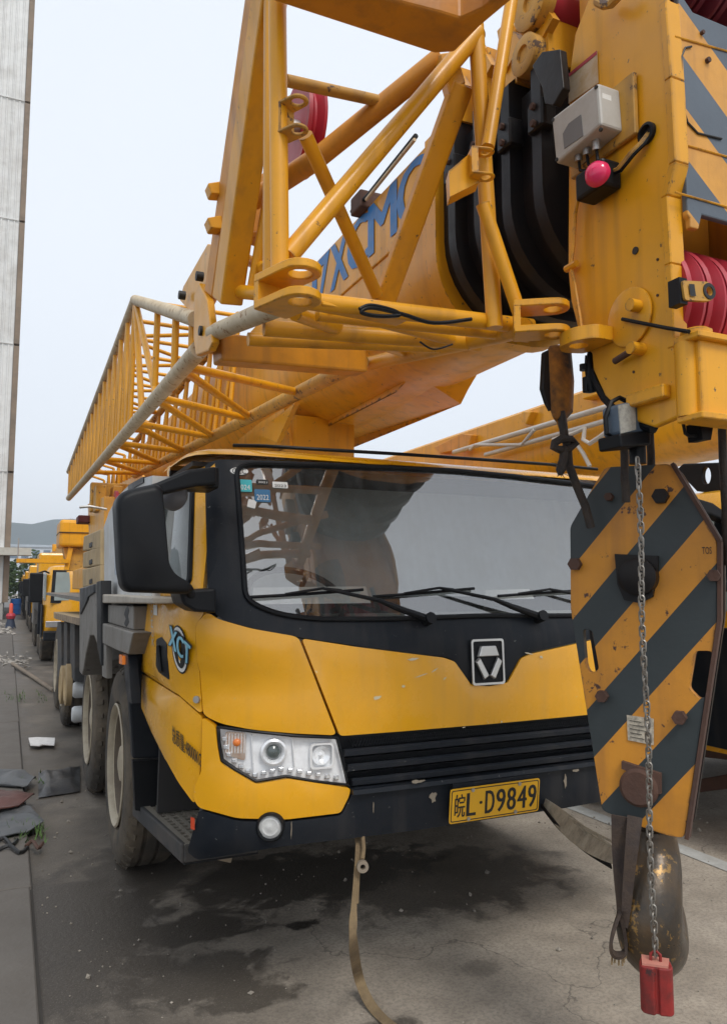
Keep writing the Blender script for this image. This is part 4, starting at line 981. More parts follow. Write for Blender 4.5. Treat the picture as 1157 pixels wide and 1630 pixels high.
# --- boom ------------------------------------------------------------------
def uprofile(hw, zt, zb, r, X0=XC, n=9):
    """left-top, down, round bottom, up (open list, clockwise from the top left); chamfered crown"""
    pts = [(X0 - hw + .03, zt), (X0 - hw, zt - .03), (X0 - hw, zb + r)]
    for i in range(1, n + 1):
        a = math.pi / 2 * i / n; pts.append((X0 - hw + r - r * math.cos(a), zb + r - r * math.sin(a)))
    pts += [(2 * X0 - x, z) for x, z in reversed(pts)]
    return pts
def usec(y0, y1, hw, zt, zb, r, dz=0.):
    p = uprofile(hw, zt, zb, r); k = len(p); b = MB()
    b.add([(x, y0, z) for x, z in p] + [(x, y1, z + dz) for x, z in p], [(i, (i + 1) % k, k + (i + 1) % k, k + i) for i in range(k)] + [tuple(range(k))[::-1], tuple(range(k, 2 * k))])
    return b
HB = .385; ZT, ZB_ = 3.50, 2.67
boom = usec(2.56, 12.6, HB, ZT, ZB_, .34).build('boom', M_yel, crane, smooth=30)
usec(2.54, 2.62, HB + .012, ZT + .01, ZB_ - .02, .33).build('boom_collar_plate', M_yel, boom, smooth=30)
# pad under the boom foot where it meets the cab rest
bevel(MB().prism([(XC - .12, 3.25, ZB_ + .04), (XC + .26, 3.25, ZB_ + .06), (XC + .26, 3.42, ZB_ - .035), (XC + .26, 5.6, ZB_ - .035), (XC + .26, 5.9, ZB_ + .06), (XC - .12, 5.9, ZB_ + .04), (XC - .12, 5.6, ZB_ - .035), (XC - .12, 3.42, ZB_ - .035)], (0, 0, .05)).build('boom_pad', M_yel, boom, smooth=0), .015, 3)
rest = bevel(MB().box((XC - .34, 4.35, 2.25), (XC + .06, 4.55, ZB_ + .03)).build('boom_rest', M_yel, crane, smooth=0), .01, 2)
MB().prism([PX(*q, 1.40) for q in ((407, 690), (452, 655), (470, 640), (440, 705))], (.03, 0, 0)).build('rest_plate', M_yel, rest, smooth=0)
MB().prism([PX(*q, 1.52) for q in ((380, 700), (414, 672), (452, 650), (462, 712), (380, 712))], (.05, 0, 0)).build('rest_plate', M_yel, rest, smooth=0)
# hose rail on the upper left edge
MB().path([PX(q[0], q[1], XC - HB - .03) for q in ((662, 216), (628, 258), (585, 312), (560, 337))], .011, 8).build('hose', M_blk, boom)
MB().path([PX(q[0], q[1], XC - HB - .05) for q in ((660, 222), (626, 264), (583, 318))], .008, 8).build('hose', M_worn, boom)
bevel(MB().box((XC - HB - .05, 3.18, ZT - .04), (XC - HB + .1, 3.30, ZT + .05)).build('hose_bracket', M_rust, boom, smooth=0), .01, 2)
# maker's lettering on the left flank
XL = XC - HB - .001
zt_, zb_ = 3.462, 3.215
def flank(body, ya, yb, m, fat):
    return lettering(body, (XL, ya, zb_), (0, yb - ya, 0), (0, 0, zt_ - zb_), m, boom, lift=.003, fat=fat)
flank('X', 3.66, 3.44, M_blue, .012); flank('C', 3.43, 3.20, M_blue, .012); flank('M', 3.18, 2.90, M_blue, .012); flank('G', 2.88, 2.64, M_blue, .012)
for q in ([(3.84, zb_), (3.80, zb_), (3.68, zt_), (3.84, zt_), (3.84, zt_ - .05), (3.76, zt_ - .05)], [(3.94, zt_), (3.87, zt_), (3.87, zb_), (3.94, zb_)]):
    MB().prism([(XL, y, z) for y, z in q], (-.003, 0, 0)).build('logo_bar', M_blue, boom, smooth=0)
MB().tube((XL - .002, 2.64, 3.15), (XL - .002, 4.4, 3.15), .006, n=6).build('weld_seam', M_yel, boom)
# nested section collars, black with grease, yellow crowns
for i, (y0, y1, hw, zt, zb, r) in enumerate(((2.40, 2.545, .392, 3.47, 2.655, .34), (2.25, 2.40, .372, 3.46, 2.66, .33), (2.10, 2.25, .352, 3.45, 2.665, .32), (1.95, 2.10, .332, 3.44, 2.67, .31))):
    col = usec(y0 + .05, y1 - .001, hw - .035, zt - .03, zb + .03, r, 0).build('section_collar', M_grease, boom, smooth=30)
    usec(y0, y0 + .05, hw, zt, zb, r).build('collar_flange', M_grease, col, smooth=30)
    MB().box((XC - hw + .03, y0 - .01, zt - .02), (XC + hw - .03, y0 + .06, zt + .20)).build('collar_crown', M_yel, col, smooth=0)
    bevel(MB().box((XC - hw - .02, y0 - .03, zt - .27), (XC - hw + .04, y0 + .05, zt - .17)).build('wear_pad_block', M_grease, col, smooth=0), .006, 1)
    for k in (-.03, .03): MB().cyl((XC - hw - .022, y0 + .01, zt - .22 + k), (1, 0, 0), .012, .02, 6).build('bolt', M_rust, col)
    MB().prism([(XC - hw + .02, y0 - .05, zt + .10), (XC - hw + .02, y0 + .03, zt + .24), (XC - hw + .02, y0 + .09, zt + .24), (XC - hw + .02, y0 + .05, zt + .05)], (.03, 0, 0)).build('crown_ear', M_yel, col, smooth=0)
MB().tube((XC - .34, 1.98, 3.64), (XC + .3, 1.98, 3.64), .075, n=20).build('guide_roller', M_red, boom)
for yc, zc, r_ in ((1.98, 3.64, .088), (2.02, 3.48, .07)): MB().lathe((XC - .345, yc, zc), (-1, 0, 0), [(-.05, r_), (.0, r_), (.006, r_ - .008), (.006, .03), (-.004, .028), (-.004, .001)], 22, closed=False).build('roller_cap', M_yeld, boom)
MB().tube((XC - .34, 2.02, 3.48), (XC + .3, 2.02, 3.48), .06, n=20).build('guide_roller', M_red, boom)
sidebox('hose_guide', ((846, 105), (862, 82), (890, 78), (896, 140), (880, 168), (866, 165), (862, 140)), XC - .36, .03, M_grease, boom, .004)

# --- boom head ---------------------------------------------------------------
XH = 1.60; HW = XC - XH
hp = [(955, -75), (935, 0), (914, 55), (905, 120), (903, 430), (908, 480), (925, 548), (941, 563), (943, 588), (962, 630), (1000, 667), (1040, 680), (1094, 657), (1099, 540), (1071, 553), (1066, 420), (1060, 312), (1073, 258), (1066, 124), (1057, 0), (1052, -75)]
hp3 = [PX(*q, XH) for q in hp]
head = bevel(MB().prism(hp3, (.025, 0, 0)).build('boom_head', M_yel, crane, smooth=0), .006, 2)
bevel(MB().prism([Vector((2 * XC - p.x, p.y, p.z)) for p in hp3], (-.025, 0, 0)).build('side_plate', M_yel, head, smooth=0), .006, 2)
# dark inside of the head (rear wall)
MB().box((XH + .03, 1.80, 2.3), (2 * XC - XH - .03, 1.84, 3.9)).build('rear_wall', M_org, head, smooth=0)
# front flange strip and striped front panel
yf = hp3[-2].y
fe = [PX(*q, XH) for q in ((1057, 0), (1066, 124), (1073, 258), (1060, 312), (1066, 420), (1071, 553))]
M_strp = stripe_mat('striped_front_paint', (.64, 0, .77), .235, .055, .5, (.70, .33, .05), (.085, .105, .13), rust=.18)
YF = 1.475
pf = [PY(*q, YF) for q in ((1062, -60), (1072, 18), (1157, 52))]
a, c = PY(1073, 18, YF), PY(1157, 50, YF); sl = (c.z - a.z) / (c.x - a.x); xr = 2 * XC - XH + .0
zlow = PY(1066, 330, YF).z
front = MB().plate([(XH + .046, zlow - .02), (XH + .055, zlow - .03), (XH + .055, zlow - .055), (XH + .085, zlow - .055), (XH + .10, zlow - .01), (xr, zlow - .01), (xr, a.z + sl * (xr - a.x) * .2), (a.x + .05, a.z), (XH + .046, a.z + .05)], [], (0, YF, 0), (1, 0, 0), (0, 0, 1), .02)
frp = bevel(front.build('striped_panel', M_strp, head, smooth=0), .004, 2)
# weld beads across it
for yy_, in ((70,), (238,), (318,)):
    q0, q1 = PY(1074, yy_ - 12, YF - .022), PY(1180, yy_ + 18, YF - .022); MB().tube(q0, q1, .003, n=5).build('weld_bead', M_yel, frp)
pth = [PY(x, y, YF - .023) for x, y in ((1100, 74), (1090, 76), (1084, 90), (1084, 130), (1086, 170), (1094, 195), (1110, 212), (1148, 221))]
MB().path(pth, .003, 6).build('hatch_gap', M_ink, frp)
for (px, py, rr_) in ((1126, 96, .008), (1117, 52, .006)): MB().cyl(PY(px, py, YF - .024), (0, 1, 0), rr_, .012, 8).build('rust_bolt', M_rust, frp)
# flange on the front edge of the side plate
for (q0, q1, w) in ((fe[0], fe[1], 0), (fe[1], fe[2], 0), (fe[2], fe[3], 0), (fe[3], fe[4], 0), (fe[4], fe[5], 0)):
    bevel(MB().hexa([(XH - .003, q0.y - .006, q0.z), (XH + .05, q0.y - .006, q0.z), (XH + .05, q0.y + .02, q0.z), (XH - .003, q0.y + .02, q0.z), (XH - .003, q1.y - .006, q1.z + .001), (XH + .05, q1.y - .006, q1.z + .001), (XH + .05, q1.y + .02, q1.z + .001), (XH - .003, q1.y + .02, q1.z + .001)]).build('edge_flange', M_yel, head, smooth=0), .003, 1)
# sheaves in the lower opening and at the top
def sheave(c, r, w, m=M_red, nm='sheave', par=None):
    return MB().lathe(c, (1, 0, 0), [(-w / 2, .03), (-w / 2, r), (-w * .32, r + .004), (-.004, r * .84), (.004, r * .84), (w * .32, r + .004), (w / 2, r), (w / 2, .03)], 44).build(nm, m, par or head, smooth=35)
cs = PX(1140, 520, XH + .06)
for i in range(6): sheave((XH + .07 + i * .078, 1.64, 2.455), .185, .07)
for i in range(5): sheave((XH + .08 + i * .085, 1.62, 3.58), .20, .075, mat('dark_red_sheave', (.16, .015, .03), .5))
MB().tube((XH + .03, 1.64, 2.455), (2 * XC - XH - .03, 1.64, 2.455), .04, n=16).build('sheave_pin', M_steel, head)
# lower front box below the sheaves
lbz0, lbz1 = PY(1100, 655, 1.40).z, PY(1100, 535, 1.40).z
lowb = bevel(MB().box((XH + .012, 1.405, lbz0), (2 * XC - XH, 1.455, lbz1)).build('lower_box', M_yel, head, smooth=0), .006, 2)
bevel(MB().box((XH - .012, 1.385, lbz1 - .002), (2 * XC - XH, 1.47, lbz1 + .016)).build('box_flange', M_yel, lowb, smooth=0), .003, 1)
bevel(MB().box((XH - .012, 1.385, lbz0 - .016), (2 * XC - XH, 1.47, lbz0 + .002)).build('box_flange', M_yel, lowb, smooth=0), .003, 1)
MB().tube((XH + .012, 1.45, lbz0), (XH + .012, 1.45, lbz1), .03, n=14).build('box_post', M_yel, lowb)
MB().lathe((XH + .03, 1.43, lbz1 + .016), (0, 0, 1), [(0, .001), (0, .04), (.012, .04), (.018, .03), (.018, .001)], 16, closed=False).build('post_cap', M_yel, lowb)
# tag plate with the number
tg = PX(1087, 470, XH + .02); q = PX(1128, 462, XH - .0)
tgc = PY(1112, 463, 1.395); uxx = Vector((1, 0, .13)).normalized(); uzz = Vector((-.13, 0, 1)).normalized()
tg_o = roundpoly([(-.055, -.026), (.035, -.026), (.048, -.02), (.055, 0), (.048, .02), (.035, .026), (-.055, .026)], .008)
tgo = MB().plate(tg_o, [circle2(.036, 0, .011)], tgc, uxx, uzz, -.012).build('number_tag', M_yeld, head)
lettering('1', tgc - uxx * .036 - uzz * .016 + Vector((0, -.002, 0)), uxx * .016, uzz * .032, M_ink, tgo, lift=.0015, fat=.002)
MB().plate(circle2(.0, 0, .022), [circle2(0, 0, .0125)], tgc + uxx * .036 + Vector((0, -.003, 0)), uxx, uzz, -.002).build('lettering', M_ink, tgo)
MB().box((tgc.x - .062, 1.402, tgc.z - .04), (tgc.x - .035, 1.44, tgc.z + .03)).build('tag_clamp', M_blk, tgo, smooth=0)
# lug for the jib on the side plate
lg = [PX(*q, XH - .003) for q in ((925, 530), (1002, 530))]
y0_, y1_ = 1.90, 1.68; zl = PX(965, 528, XH - .06).z
lug = MB().plate(roundpoly([(0, y1_ + .01), (0, y1_ + .15), (-.07, y1_ + .17), (-.115, y1_ + .13), (-.115, y1_ + .06), (-.075, y1_ + .01)], .02), [circle2(-.068, y1_ + .095, .028)], (XH - .002, 0, zl - .012), (1, 0, 0), (0, 1, 0), .042)
bevel(lug.build('jib_lug', M_yel, head, smooth=0), .004, 2)
MB().lathe(PX(1002, 505, XH - .005), (-1, 0, 0), [(0, .001), (0, .085), (.005, .085), (.007, .08), (.007, .001)], 30, closed=False).build('boss', M_yel, head)
for q in ((1012, 487), (1013, 555)): MB().cyl(PX(*q, XH - .02), (1, 0, 0), .018, .05, 12).build('stud', M_yel, head)
MB().tube(PX(978, 575, XH - .02), PX(1008, 556, XH - .03), .010, n=8).build('pin', M_rust, head)
MB().cyl(PX(1011, 399, XH - .001), (1, 0, 0), .011, .006, 16).build('bolt_hole', M_ink, head)
for q in ((1046, 413), (1046, 470), (1008, 592), (968, 545)): MB().cyl(PX(*q, XH - .0015), (1, 0, 0), .004, .004, 6).build('rust_spot', M_rust, head)
MB().path([PX(*q, XH - .02) for q in ((990, 508), (1020, 514), (1060, 522), (1096, 528))], .006, 6).build('cable', M_blk, head)
# grey junction box with label and red lamp
jb_f = XH - .10
jq = [(877, 188), (951, 131), (956, 198), (884, 261)]
jb3 = [PX(*q, jb_f) for q in jq]
nX = Vector((.085, 0, 0))
jb = bevel(MB().hexa([jb3[3], jb3[2], jb3[2] + nX, jb3[3] + nX, jb3[0], jb3[1], jb3[1] + nX, jb3[0] + nX]).build('junction_box', M_boxg, head, smooth=0), .008, 2)
cj = sum(jb3, Vector()) / 4
uj = (jb3[1] - jb3[0]); vj = (jb3[0] - jb3[3])
MB().prism([jb3[3] + uj * a + vj * c for a, c in ((.22, .18), (.62, .18), (.62, .62), (.36, .62), (.22, .5))], (-.002, 0, 0)).build('box_label', mat('grey_label', (.17, .165, .16), .6), jb, smooth=0)
for a, c in ((.04, .07), (.96, .07), (.04, .93), (.96, .93)): MB().cyl(jb3[3] + uj * a + vj * c, (1, 0, 0), .006, .006, 8).build('screw', M_ink, jb)
pb = [PX(*q, XH - .008) for q in ((985, 133), (992, 131), (996, 212), (988, 214))]
bevel(MB().box((XH - .02, min(p.y for p in jb3) - .05, cj.z - .10), (XH - .004, max(p.y for p in jb3) + .01, cj.z + .09)).build('mount_plate', M_yeld, head, smooth=0), .003, 1)
MB().prism([jb3[1] + nX * .15 + Vector((0, -.0015, 0)) + Vector((0, 0, -.03)), jb3[1] + nX * .55 + Vector((0, -.0015, -.03)), jb3[1] + nX * .55 + Vector((0, -.0015, -.085)), jb3[1] + nX * .15 + Vector((0, -.0015, -.085))], (0, -.001, 0)).build('box_sticker', M_white, jb, smooth=0)
for q in ((933, 228), (948, 220), (920, 238)):
    g0 = PX(*q, XH - .06); MB().cyl(g0 - Vector((0, 0, .01)), (0, 0, 1), .013, .06, 10).build('cable_gland', M_steel, jb)
    MB().path([g0 - Vector((0, 0, .03)), g0 - Vector((0, .005, .07)), PX(945, 272, XH - .05)], .005, 6).build('cable', M_blk, jb)
lamp_c = PX(948, 288, XH - .05)
lamp = bevel(MB().box(lamp_c - Vector((.03, .06, .045)), lamp_c + Vector((.045, .06, .04))).build('warning_lamp', M_blk, head, smooth=0), .01, 2)
MB().lathe(PX(953, 280, XH - .085), (-.9, -.35, .15), [(0, .036), (.012, .038), (.03, .030), (.038, .016), (.040, .001)], 24, closed=False).build('lens', M_pink, lamp)
ws = [PX(*q, XH - o) for q, o in (((968, 277, )[:2], .03), ((985, 270), .035), ((1005, 245), .03), ((1022, 228), .02), ((1034, 212), -.002))]
for k in range(3): MB().path([w + Vector((0, .007 * (k - 1), .006 * (k - 1))) for w in ws], .0055, 6).build('wire', M_yeld if k else M_blk, lamp)
MB().lathe(PX(1031, 213, XH - .001), (-1, 0, 0), [(0, .001), (0, .03), (.012, .03), (.014, .022), (.002, .018), (.002, .001)], 20, closed=False).build('grommet', M_blk, head)
lab = [PX(*q, XH - .003) for q in ((905, 118), (950, 81), (952, 132), (905, 165))]
lb_ = MB().prism(lab, (-.0015, 0, 0)).build('notice_label', mat('peeling_notice', (.55, .42, .28), .6, dirt=(.45, .25, .06), damt=.7, dscale=28), head, smooth=0)
MB().prism([lab[0] + Vector((-.002, 0, 0)), lab[1] + Vector((-.002, 0, 0)), lab[1] + Vector((-.002, 0, -.012)), lab[0] + Vector((-.002, 0, -.012))], (-.001, 0, 0)).build('label_band', mat('label_red', (.4, .04, .05), .6), lb_, smooth=0)
MB().path([PX(*q, XH - .02) for q in ((922, 305), (915, 340), (912, 390), (908, 425), (914, 450), (922, 500), (928, 545))], .006, 6).build('cable', M_yel, head)
MB().cyl(PX(909, 424, XH - .02), (0, 1, 0), .012, .05, 8).build('cable_clip', M_yel, head)
MB().path([PX(*q, XH - .05) for q in ((950, 2), (962, 8), (972, 6), (985, -8))], .014, 8).build('cable_loop', M_yeld, head)
# limit switch below the head, with lifting chain below it
swc = PX(1006, 668, XH - .04)
sw = bevel(MB().prism([PY(*q, 1.62) for q in ((984, 643), (1012, 637), (1030, 642), (1034, 688), (1010, 694), (987, 690))], (0, .07, 0)).build('limit_switch', M_blueg, head, smooth=0), .008, 2)
MB().prism([PY(*q, 1.617) for q in ((984, 645), (1010, 640), (1012, 684), (988, 690))], (0, .004, 0)).build('switch_label', mat('switch_label_print', (.42, .42, .38), .6, dirt=(.12, .12, .12), damt=.6, dscale=70), sw, smooth=0)
bevel(MB().prism([PY(*q, 1.61) for q in ((985, 690), (1036, 684), (1036, 708), (988, 712))], (0, .09, 0)).build('switch_base', M_blk, sw, smooth=0), .006, 2)
MB().cyl(PY(1014, 722, 1.66), (0, 0, 1), .024, .06, 14).build('switch_boot', M_blk, sw)
MB().path([PY(*q, 1.66) for q in ((1000, 640), (985, 633), (972, 640), (963, 665), (965, 690), (975, 695), (980, 670))], .007, 6).build('cable', M_blk, sw)
MB().prism([PY(*q, 1.70) for q in ((985, 632), (1028, 626), (1030, 640), (988, 646))], (0, .04, 0)).build('switch_bracket', M_blk, sw, smooth=0)
bevel(MB().box(PX(1032, 630, XH - .03) - Vector((0, .05, .014)), PX(1032, 630, XH) + Vector((.0, .06, .014))).build('bracket_arm', M_yel, head, smooth=0), .004, 1)
MB().path([PX(*q, XH + .02) for q in ((943, 590), (950, 610), (964, 634), (985, 655), (1003, 668), (1040, 682))], .016, 8).build('edge_rubber', M_blk, head)
MB().prism([PY(*q, 1.50) for q in ((1114, 672), (1136, 670), (1131, 700), (1118, 700))], (0, .05, 0)).build('rope_guide', M_blk, lowb, smooth=0)
MB().path([PY(*q, 1.52) for q in ((1087, 675), (1090, 690), (1096, 694), (1118, 693))], .005, 6).build('guide_wire', M_blk, lowb)

# --- lattice jib carried on the left of the boom -------------------------------
jb_main = MB()
LLa, LLb = PX(318, 556, .70), PX(110, 793, .66)
LUa, LUb = PX(216, 478, .70), PX(110, 751, .66)
RLa, RLb = PX(575, 575, 1.45), PX(215, 757, 1.20)
RUb = RLb + (LUb - LLb); RUa = Vector((1.42, LUa.y, LUa.z))
TOPJ = PX(312, 508, .70)
jib = MB().tube(LLa, LLb, .040, .036).tube(LUa, LUb, .034, .032).tube(LUa, TOPJ, .036)
jibo = jib.build('lattice_jib', M_worn, crane)
MB().tube(RLa, RLb, .040, .034).build('chord', M_yeld, jibo); MB().tube(RUa, RUb, .034, .032).build('chord', M_yeld, jibo)
def brace(p0, p1, r, m=M_yel, nm='brace'): return MB().tube(p0, p1, r, n=10).build(nm, m, jibo)
def ch(a, b_, t): return Vector(a).lerp(Vector(b_), t)
NB = 16
yS, yE = LUa.y, LLb.y
def tY(a, b_, y): return (y - a.y) / (b_.y - a.y)
def onc(a, b_, y): return ch(a, b_, tY(a, b_, y))
ys = [yS + (yE - yS) * (i / NB) ** 1.0 for i in range(NB + 1)]
for i in range(NB + 1):
    y = ys[i]
    brace(onc(LLa, LLb, y), onc(LUa, LUb, y), .017)
    brace(onc(RLa, RLb, y), onc(RUa, RUb, y), .017)
    brace(onc(LUa, LUb, y), onc(RUa, RUb, y), .015)
    if i < NB:
        y2 = ys[i + 1]; ym = (y + y2) / 2
        brace(onc(LLa, LLb, ym), onc(LUa, LUb, y), .016); brace(onc(LLa, LLb, ym), onc(LUa, LUb, y2), .016)
        brace(onc(RLa, RLb, ym), onc(RUa, RUb, y), .016)
        if i % 2 == 0: brace(onc(LUa, LUb, y), onc(RUa, RUb, y2), .015)
        else: brace(onc(RUa, RUb, y), onc(LUa, LUb, y2), .015)
nL = [3.5, 4.2, 5.0, 5.85, 6.75, 7.7, 8.7]; nR = [3.93, 4.8, 5.64, 6.5, 7.4, 8.3]
for i, y in enumerate(nL):
    if i < len(nR): brace(onc(LLa, LLb, y), onc(RLa, RLb, nR[i]), .022)
    if i + 1 < len(nR): brace(onc(LLa, LLb, y + .06), onc(RLa, RLb, nR[i + 1] - .05), .022)
for y in (3.35, 3.75, 4.3):
    brace(onc(LLa, LLb, y), onc(TOPJ, LUa, y), .018); 
brace(LUa, onc(LLa, LLb, LUa.y - .5), .02); brace(LUa, onc(LLa, LLb, LUa.y - 1.0), .02)
# support bracket under the far end of the jib
bevel(MB().box((.72, 8.2, 2.42), (1.6, 8.34, 2.72)).build('support_beam', M_yeld, jibo, smooth=0), .01, 2)
for x in (.95, 1.25): MB().cyl((x, 8.195, 2.58), (0, 1, 0), .05, .01, 16).build('lightening_hole', M_ink, jibo)
for x in (.74, .90): bevel(MB().box((x, 7.9, 2.40), (x + .1, 8.15, 2.66)).build('clamp', M_yeld, jibo, smooth=0), .01, 2)
bevel(MB().box((.66, 8.9, 2.36), (1.0, 9.2, 2.44)).build('rubber_seat', mat('dark_red_rubber', (.10, .02, .02), .7), jibo, smooth=0), .01, 2)
for (px, py) in ((428, 755), (262, 800 - 37)):
    pass
# first section: heavy wedge frame with the lugs
T = lambda q, Y: PY(q[0], q[1], Y)
def tb(a, ya, c, yc, r, m=M_yel, nm='brace', r1=None): return MB().tube(T(a, ya), T(c, yc), r, r1, 18).build(nm, m, jibo)
tb((446, 455), 1.95, (441, -60), 1.95, .026, nm='post')
tb((431, 470), 2.15, (432, -60), 2.18, .024, nm='post')
tb((458, 408), 1.96, (760, 52), 1.96, .029)
tb((787, 522), 1.97, (757, 40), 1.96, .026, nm='post')
tb((817, -20), 1.92, (776, 235), 1.90, .021)
tb((768, 325), 1.90, (826, 498), 1.90, .022)
tb((702, 92), 2.08, (505, 252), 2.4, .036, M_org)
tb((505, 252), 2.4, (405, 318), 2.75, .038, M_org)
tb((455, 128), 2.15, (600, 160), 2.22, .019, M_yeld)
tb((486, 215), 2.0, (600, 470), 2.36, .022)
bevel(MB().bar(T((735, 135), 2.02), T((607, 492), 2.40), .075, .05, (0, 1, 0)).build('brace_bar', M_yel, jibo, smooth=0), .008, 2)
# heavy channel on the left
pA, pB = T((362, 480), 2.80), T((437, -60), 2.16)
bevel(MB().bar(pA, pB, .10, .09, (1, .2, 0)).build('channel_beam', M_yel, jibo, smooth=0), .008, 2)
pA, pB = T((338, 470), 2.98), T((414, -60), 2.34)
bevel(MB().bar(pA, pB, .09, .04, (1, .2, 0)).build('channel_beam', M_org, jibo, smooth=0), .008, 2)
for (px, py) in ((339, 300), (338, 355)):
    bevel(MB().prism([T((px - 8, py - 9), 2.78), T((px + 26, py - 14), 2.78), T((px + 26, py + 10), 2.78), T((px - 2, py + 8), 2.78)], (0, .06, 0)).build('ear', M_yel, jibo, smooth=0), .004, 1)
# top cross box
tp2 = lambda *q: [(PZ(a, c, 3.24).x, PZ(a, c, 3.24).y) for a, c in q]
bevel(MB().plate(tp2((434, 2), (692, 86), (722, 84), (760, 46), (822, -6), (832, -60), (428, -60)), [tp2((590, -8), (700, 20), (733, 30), (768, 14), (796, -10), (800, -45), (560, -45))], (0, 0, 3.24), (1, 0, 0), (0, 1, 0), .15).build('top_beam', M_org, jibo, smooth=0), .008, 2)
bevel(MB().prism([T((698, 84), 2.02), T((726, 80), 2.0), T((742, 132), 2.0), T((716, 150), 2.02)], (.02, .06, 0)).build('gusset', M_yel, jibo, smooth=0), .006, 1)
# plates behind (rear pulley carrier)
bevel(MB().prism([T(q, 2.85) for q in ((372, 330), (440, 250), (440, 388), (405, 372), (378, 378))], (.0, .06, 0)).build('carrier_plate', M_org, jibo, smooth=0), .006, 1)
bevel(MB().prism([T(q, 2.80) for q in ((368, 370), (420, 366), (436, 388), (408, 378), (372, 384))], (.0, .08, 0)).build('carrier_plate', M_org, jibo, smooth=0), .006, 1)
sheave(T((482, 208), 2.55), .165, .07, par=jibo, nm='jib_sheave')
MB().cyl(T((482, 208), 2.5), (1, 0, 0), .03, .13, 12).build('jib_sheave_pin', M_steel, jibo)
tb((378, 405), 3.0, (422, 428), 2.6, .022); tb((358, 462), 2.85, (440, 470), 2.5, .026)
tb((400, 470), 2.7, (440, 240), 2.5, .02)
# lugs (each a fork of two plates with an eye)
def fork(c, L, w, gap, th, out, m=M_yel, nm='lug'):
    """fork with vertical pin; c the pin centre, plates stretch from c back along -out"""
    out = Vector(out).normalized(); sx2 = Vector((0, 0, 1)).cross(out)
    lg = None
    for s_ in (-1, 1):
        ol = [(-L, -w), (-.01, -w)] + [(w * math.sin(a) * 1.0, -w * math.cos(a)) for a in [math.pi * k / 10 for k in range(1, 10)]] + [(-.01, w), (-L, w)]
        z = s_ * gap / 2 - th / 2
        b = MB().plate(ol, [circle2(0, 0, w * .56, n=18)], Vector(c) + Vector((0, 0, z)), out, sx2, th)
        o = bevel(b.build(nm if lg is None else 'fork_plate', m, jibo if lg is None else lg, smooth=30), .003, 1)
        lg = lg or o
    b = MB(); cc_ = Vector(c) - out * (L - .01)
    b.bar(cc_ - Vector((0, 0, gap / 2)), cc_ + Vector((0, 0, gap / 2)), 2 * w * .98, .02, out)
    b.build('fork_web', m, lg, smooth=0); return lg
out = Vector((.30, -1, 0))
fork(PY(478, 452, 1.84), .13, .056, .075, .024, (.35, -1, 0))
fork(PY(474, 184, 1.90), .06, .030, .085, .010, (.55, -1, 0), M_yeld)
fork(PY(880, 508, 1.83), .12, .050, .08, .022, (.9, -.6, 0))
fork(PY(773, 262, 1.83), .05, .026, .078, .008, (.95, -.3, 0), M_yel)
MB().prism([PY(*q, 1.85) for q in ((714, 272), (762, 232), (762, 290), (716, 313))], (.02, .05, 0)).build('lug_channel', M_yel, jibo, smooth=0)
# worn tube from the lower left lug back to the joint
tb((485, 470), 1.95, (340, 530), 2.92, .033, M_worn, 'chord')
tb((835, 522), 1.95, (590, 578), 3.25, .033, M_yel, 'chord')
tb((480, 478), 2.0, (845, 520), 2.0, .026); tb((505, 500), 2.12, (840, 535), 2.08, .022)
tb((420, 522), 2.4, (745, 545), 2.3, .028); tb((395, 540), 2.55, (700, 552), 2.5, .024)
tb((520, 490), 2.1, (760, 552), 2.35, .020); tb((470, 500), 2.15, (640, 560), 2.8, .022)
bevel(MB().bar(T((345, 556), 2.95), T((575, 577), 3.05), .10, .11).build('cross_box', M_org, jibo, smooth=0), .01, 2)
bevel(MB().bar(T((505, 487), 2.0), T((640, 512), 2.05), .06, .012).build('flat_plate', M_yel, jibo, smooth=0), .003, 1)
# joint plate with bolts
jp = MB().prism([PX(*q, .665) for q in ((309, 470), (317, 450), (330, 478), (338, 545), (332, 558), (312, 566), (308, 540))], (.03, 0, 0))
jpo = bevel(jp.build('joint_plate', M_yel, jibo, smooth=0), .006, 2)
for q in ((323, 527), (290, 470), (318, 440)): MB().cyl(PX(*q, .668), (1, 0, 0), .02, .03, 10).build('joint_bolt', M_ink, jpo)
bevel(MB().prism([PX(*q, .70) for q in ((286, 478), (292, 455), (330, 388), (345, 390), (330, 470), (312, 508))], (.05, 0, 0)).build('joint_arm', M_yel, jpo, smooth=0), .006, 2)
# loose cables on the jib base
MB().path(smooth_pts([PY(*q, 1.93) for q in ((572, 492), (590, 486), (625, 494), (635, 502), (600, 503), (575, 497), (592, 490), (640, 500), (690, 514), (750, 508))], 6), .006, 6).build('loose_cable', M_blk, jibo)
MB().path(smooth_pts([PY(*q, 2.0) for q in ((668, 544), (690, 556), (720, 548))], 6), .003, 6).build('loose_cable', M_blk, jibo)

# ================================================================== HOOK BLOCK
HC = PY(1025, 1030, 1.90)
vd = Vector((HC.x, HC.y, 0)).normalized(); rt = Vector((vd.y, -vd.x, 0)); AN = R(13)
HN = -vd * math.cos(AN) - rt * math.sin(AN); HU = rt * math.cos(AN) - vd * math.sin(AN); HZ = Vector((0, 0, 1))
def PP(px, py, off=0.):
    d = ray(px, py); c = HC + HN * off; return CAM + d * ((c - CAM).dot(HN) / d.dot(HN))
def P2(px, py):
    q = PP(px, py) - HC; return (q.dot(HU), q.z)
hb_ = thing('hook_block', (HC.x, HC.y, .45), 'heavy black and yellow striped hook block hanging on chains in front of the cab', 'hook block')
ol = roundpoly([P2(*q) for q in ((962, 744), (1066, 738), (1140, 862), (1140, 985), (1088, 1334), (1062, 1330), (1020, 1316), (972, 1296), (958, 1290), (908, 970), (907, 838))], .015, 3)
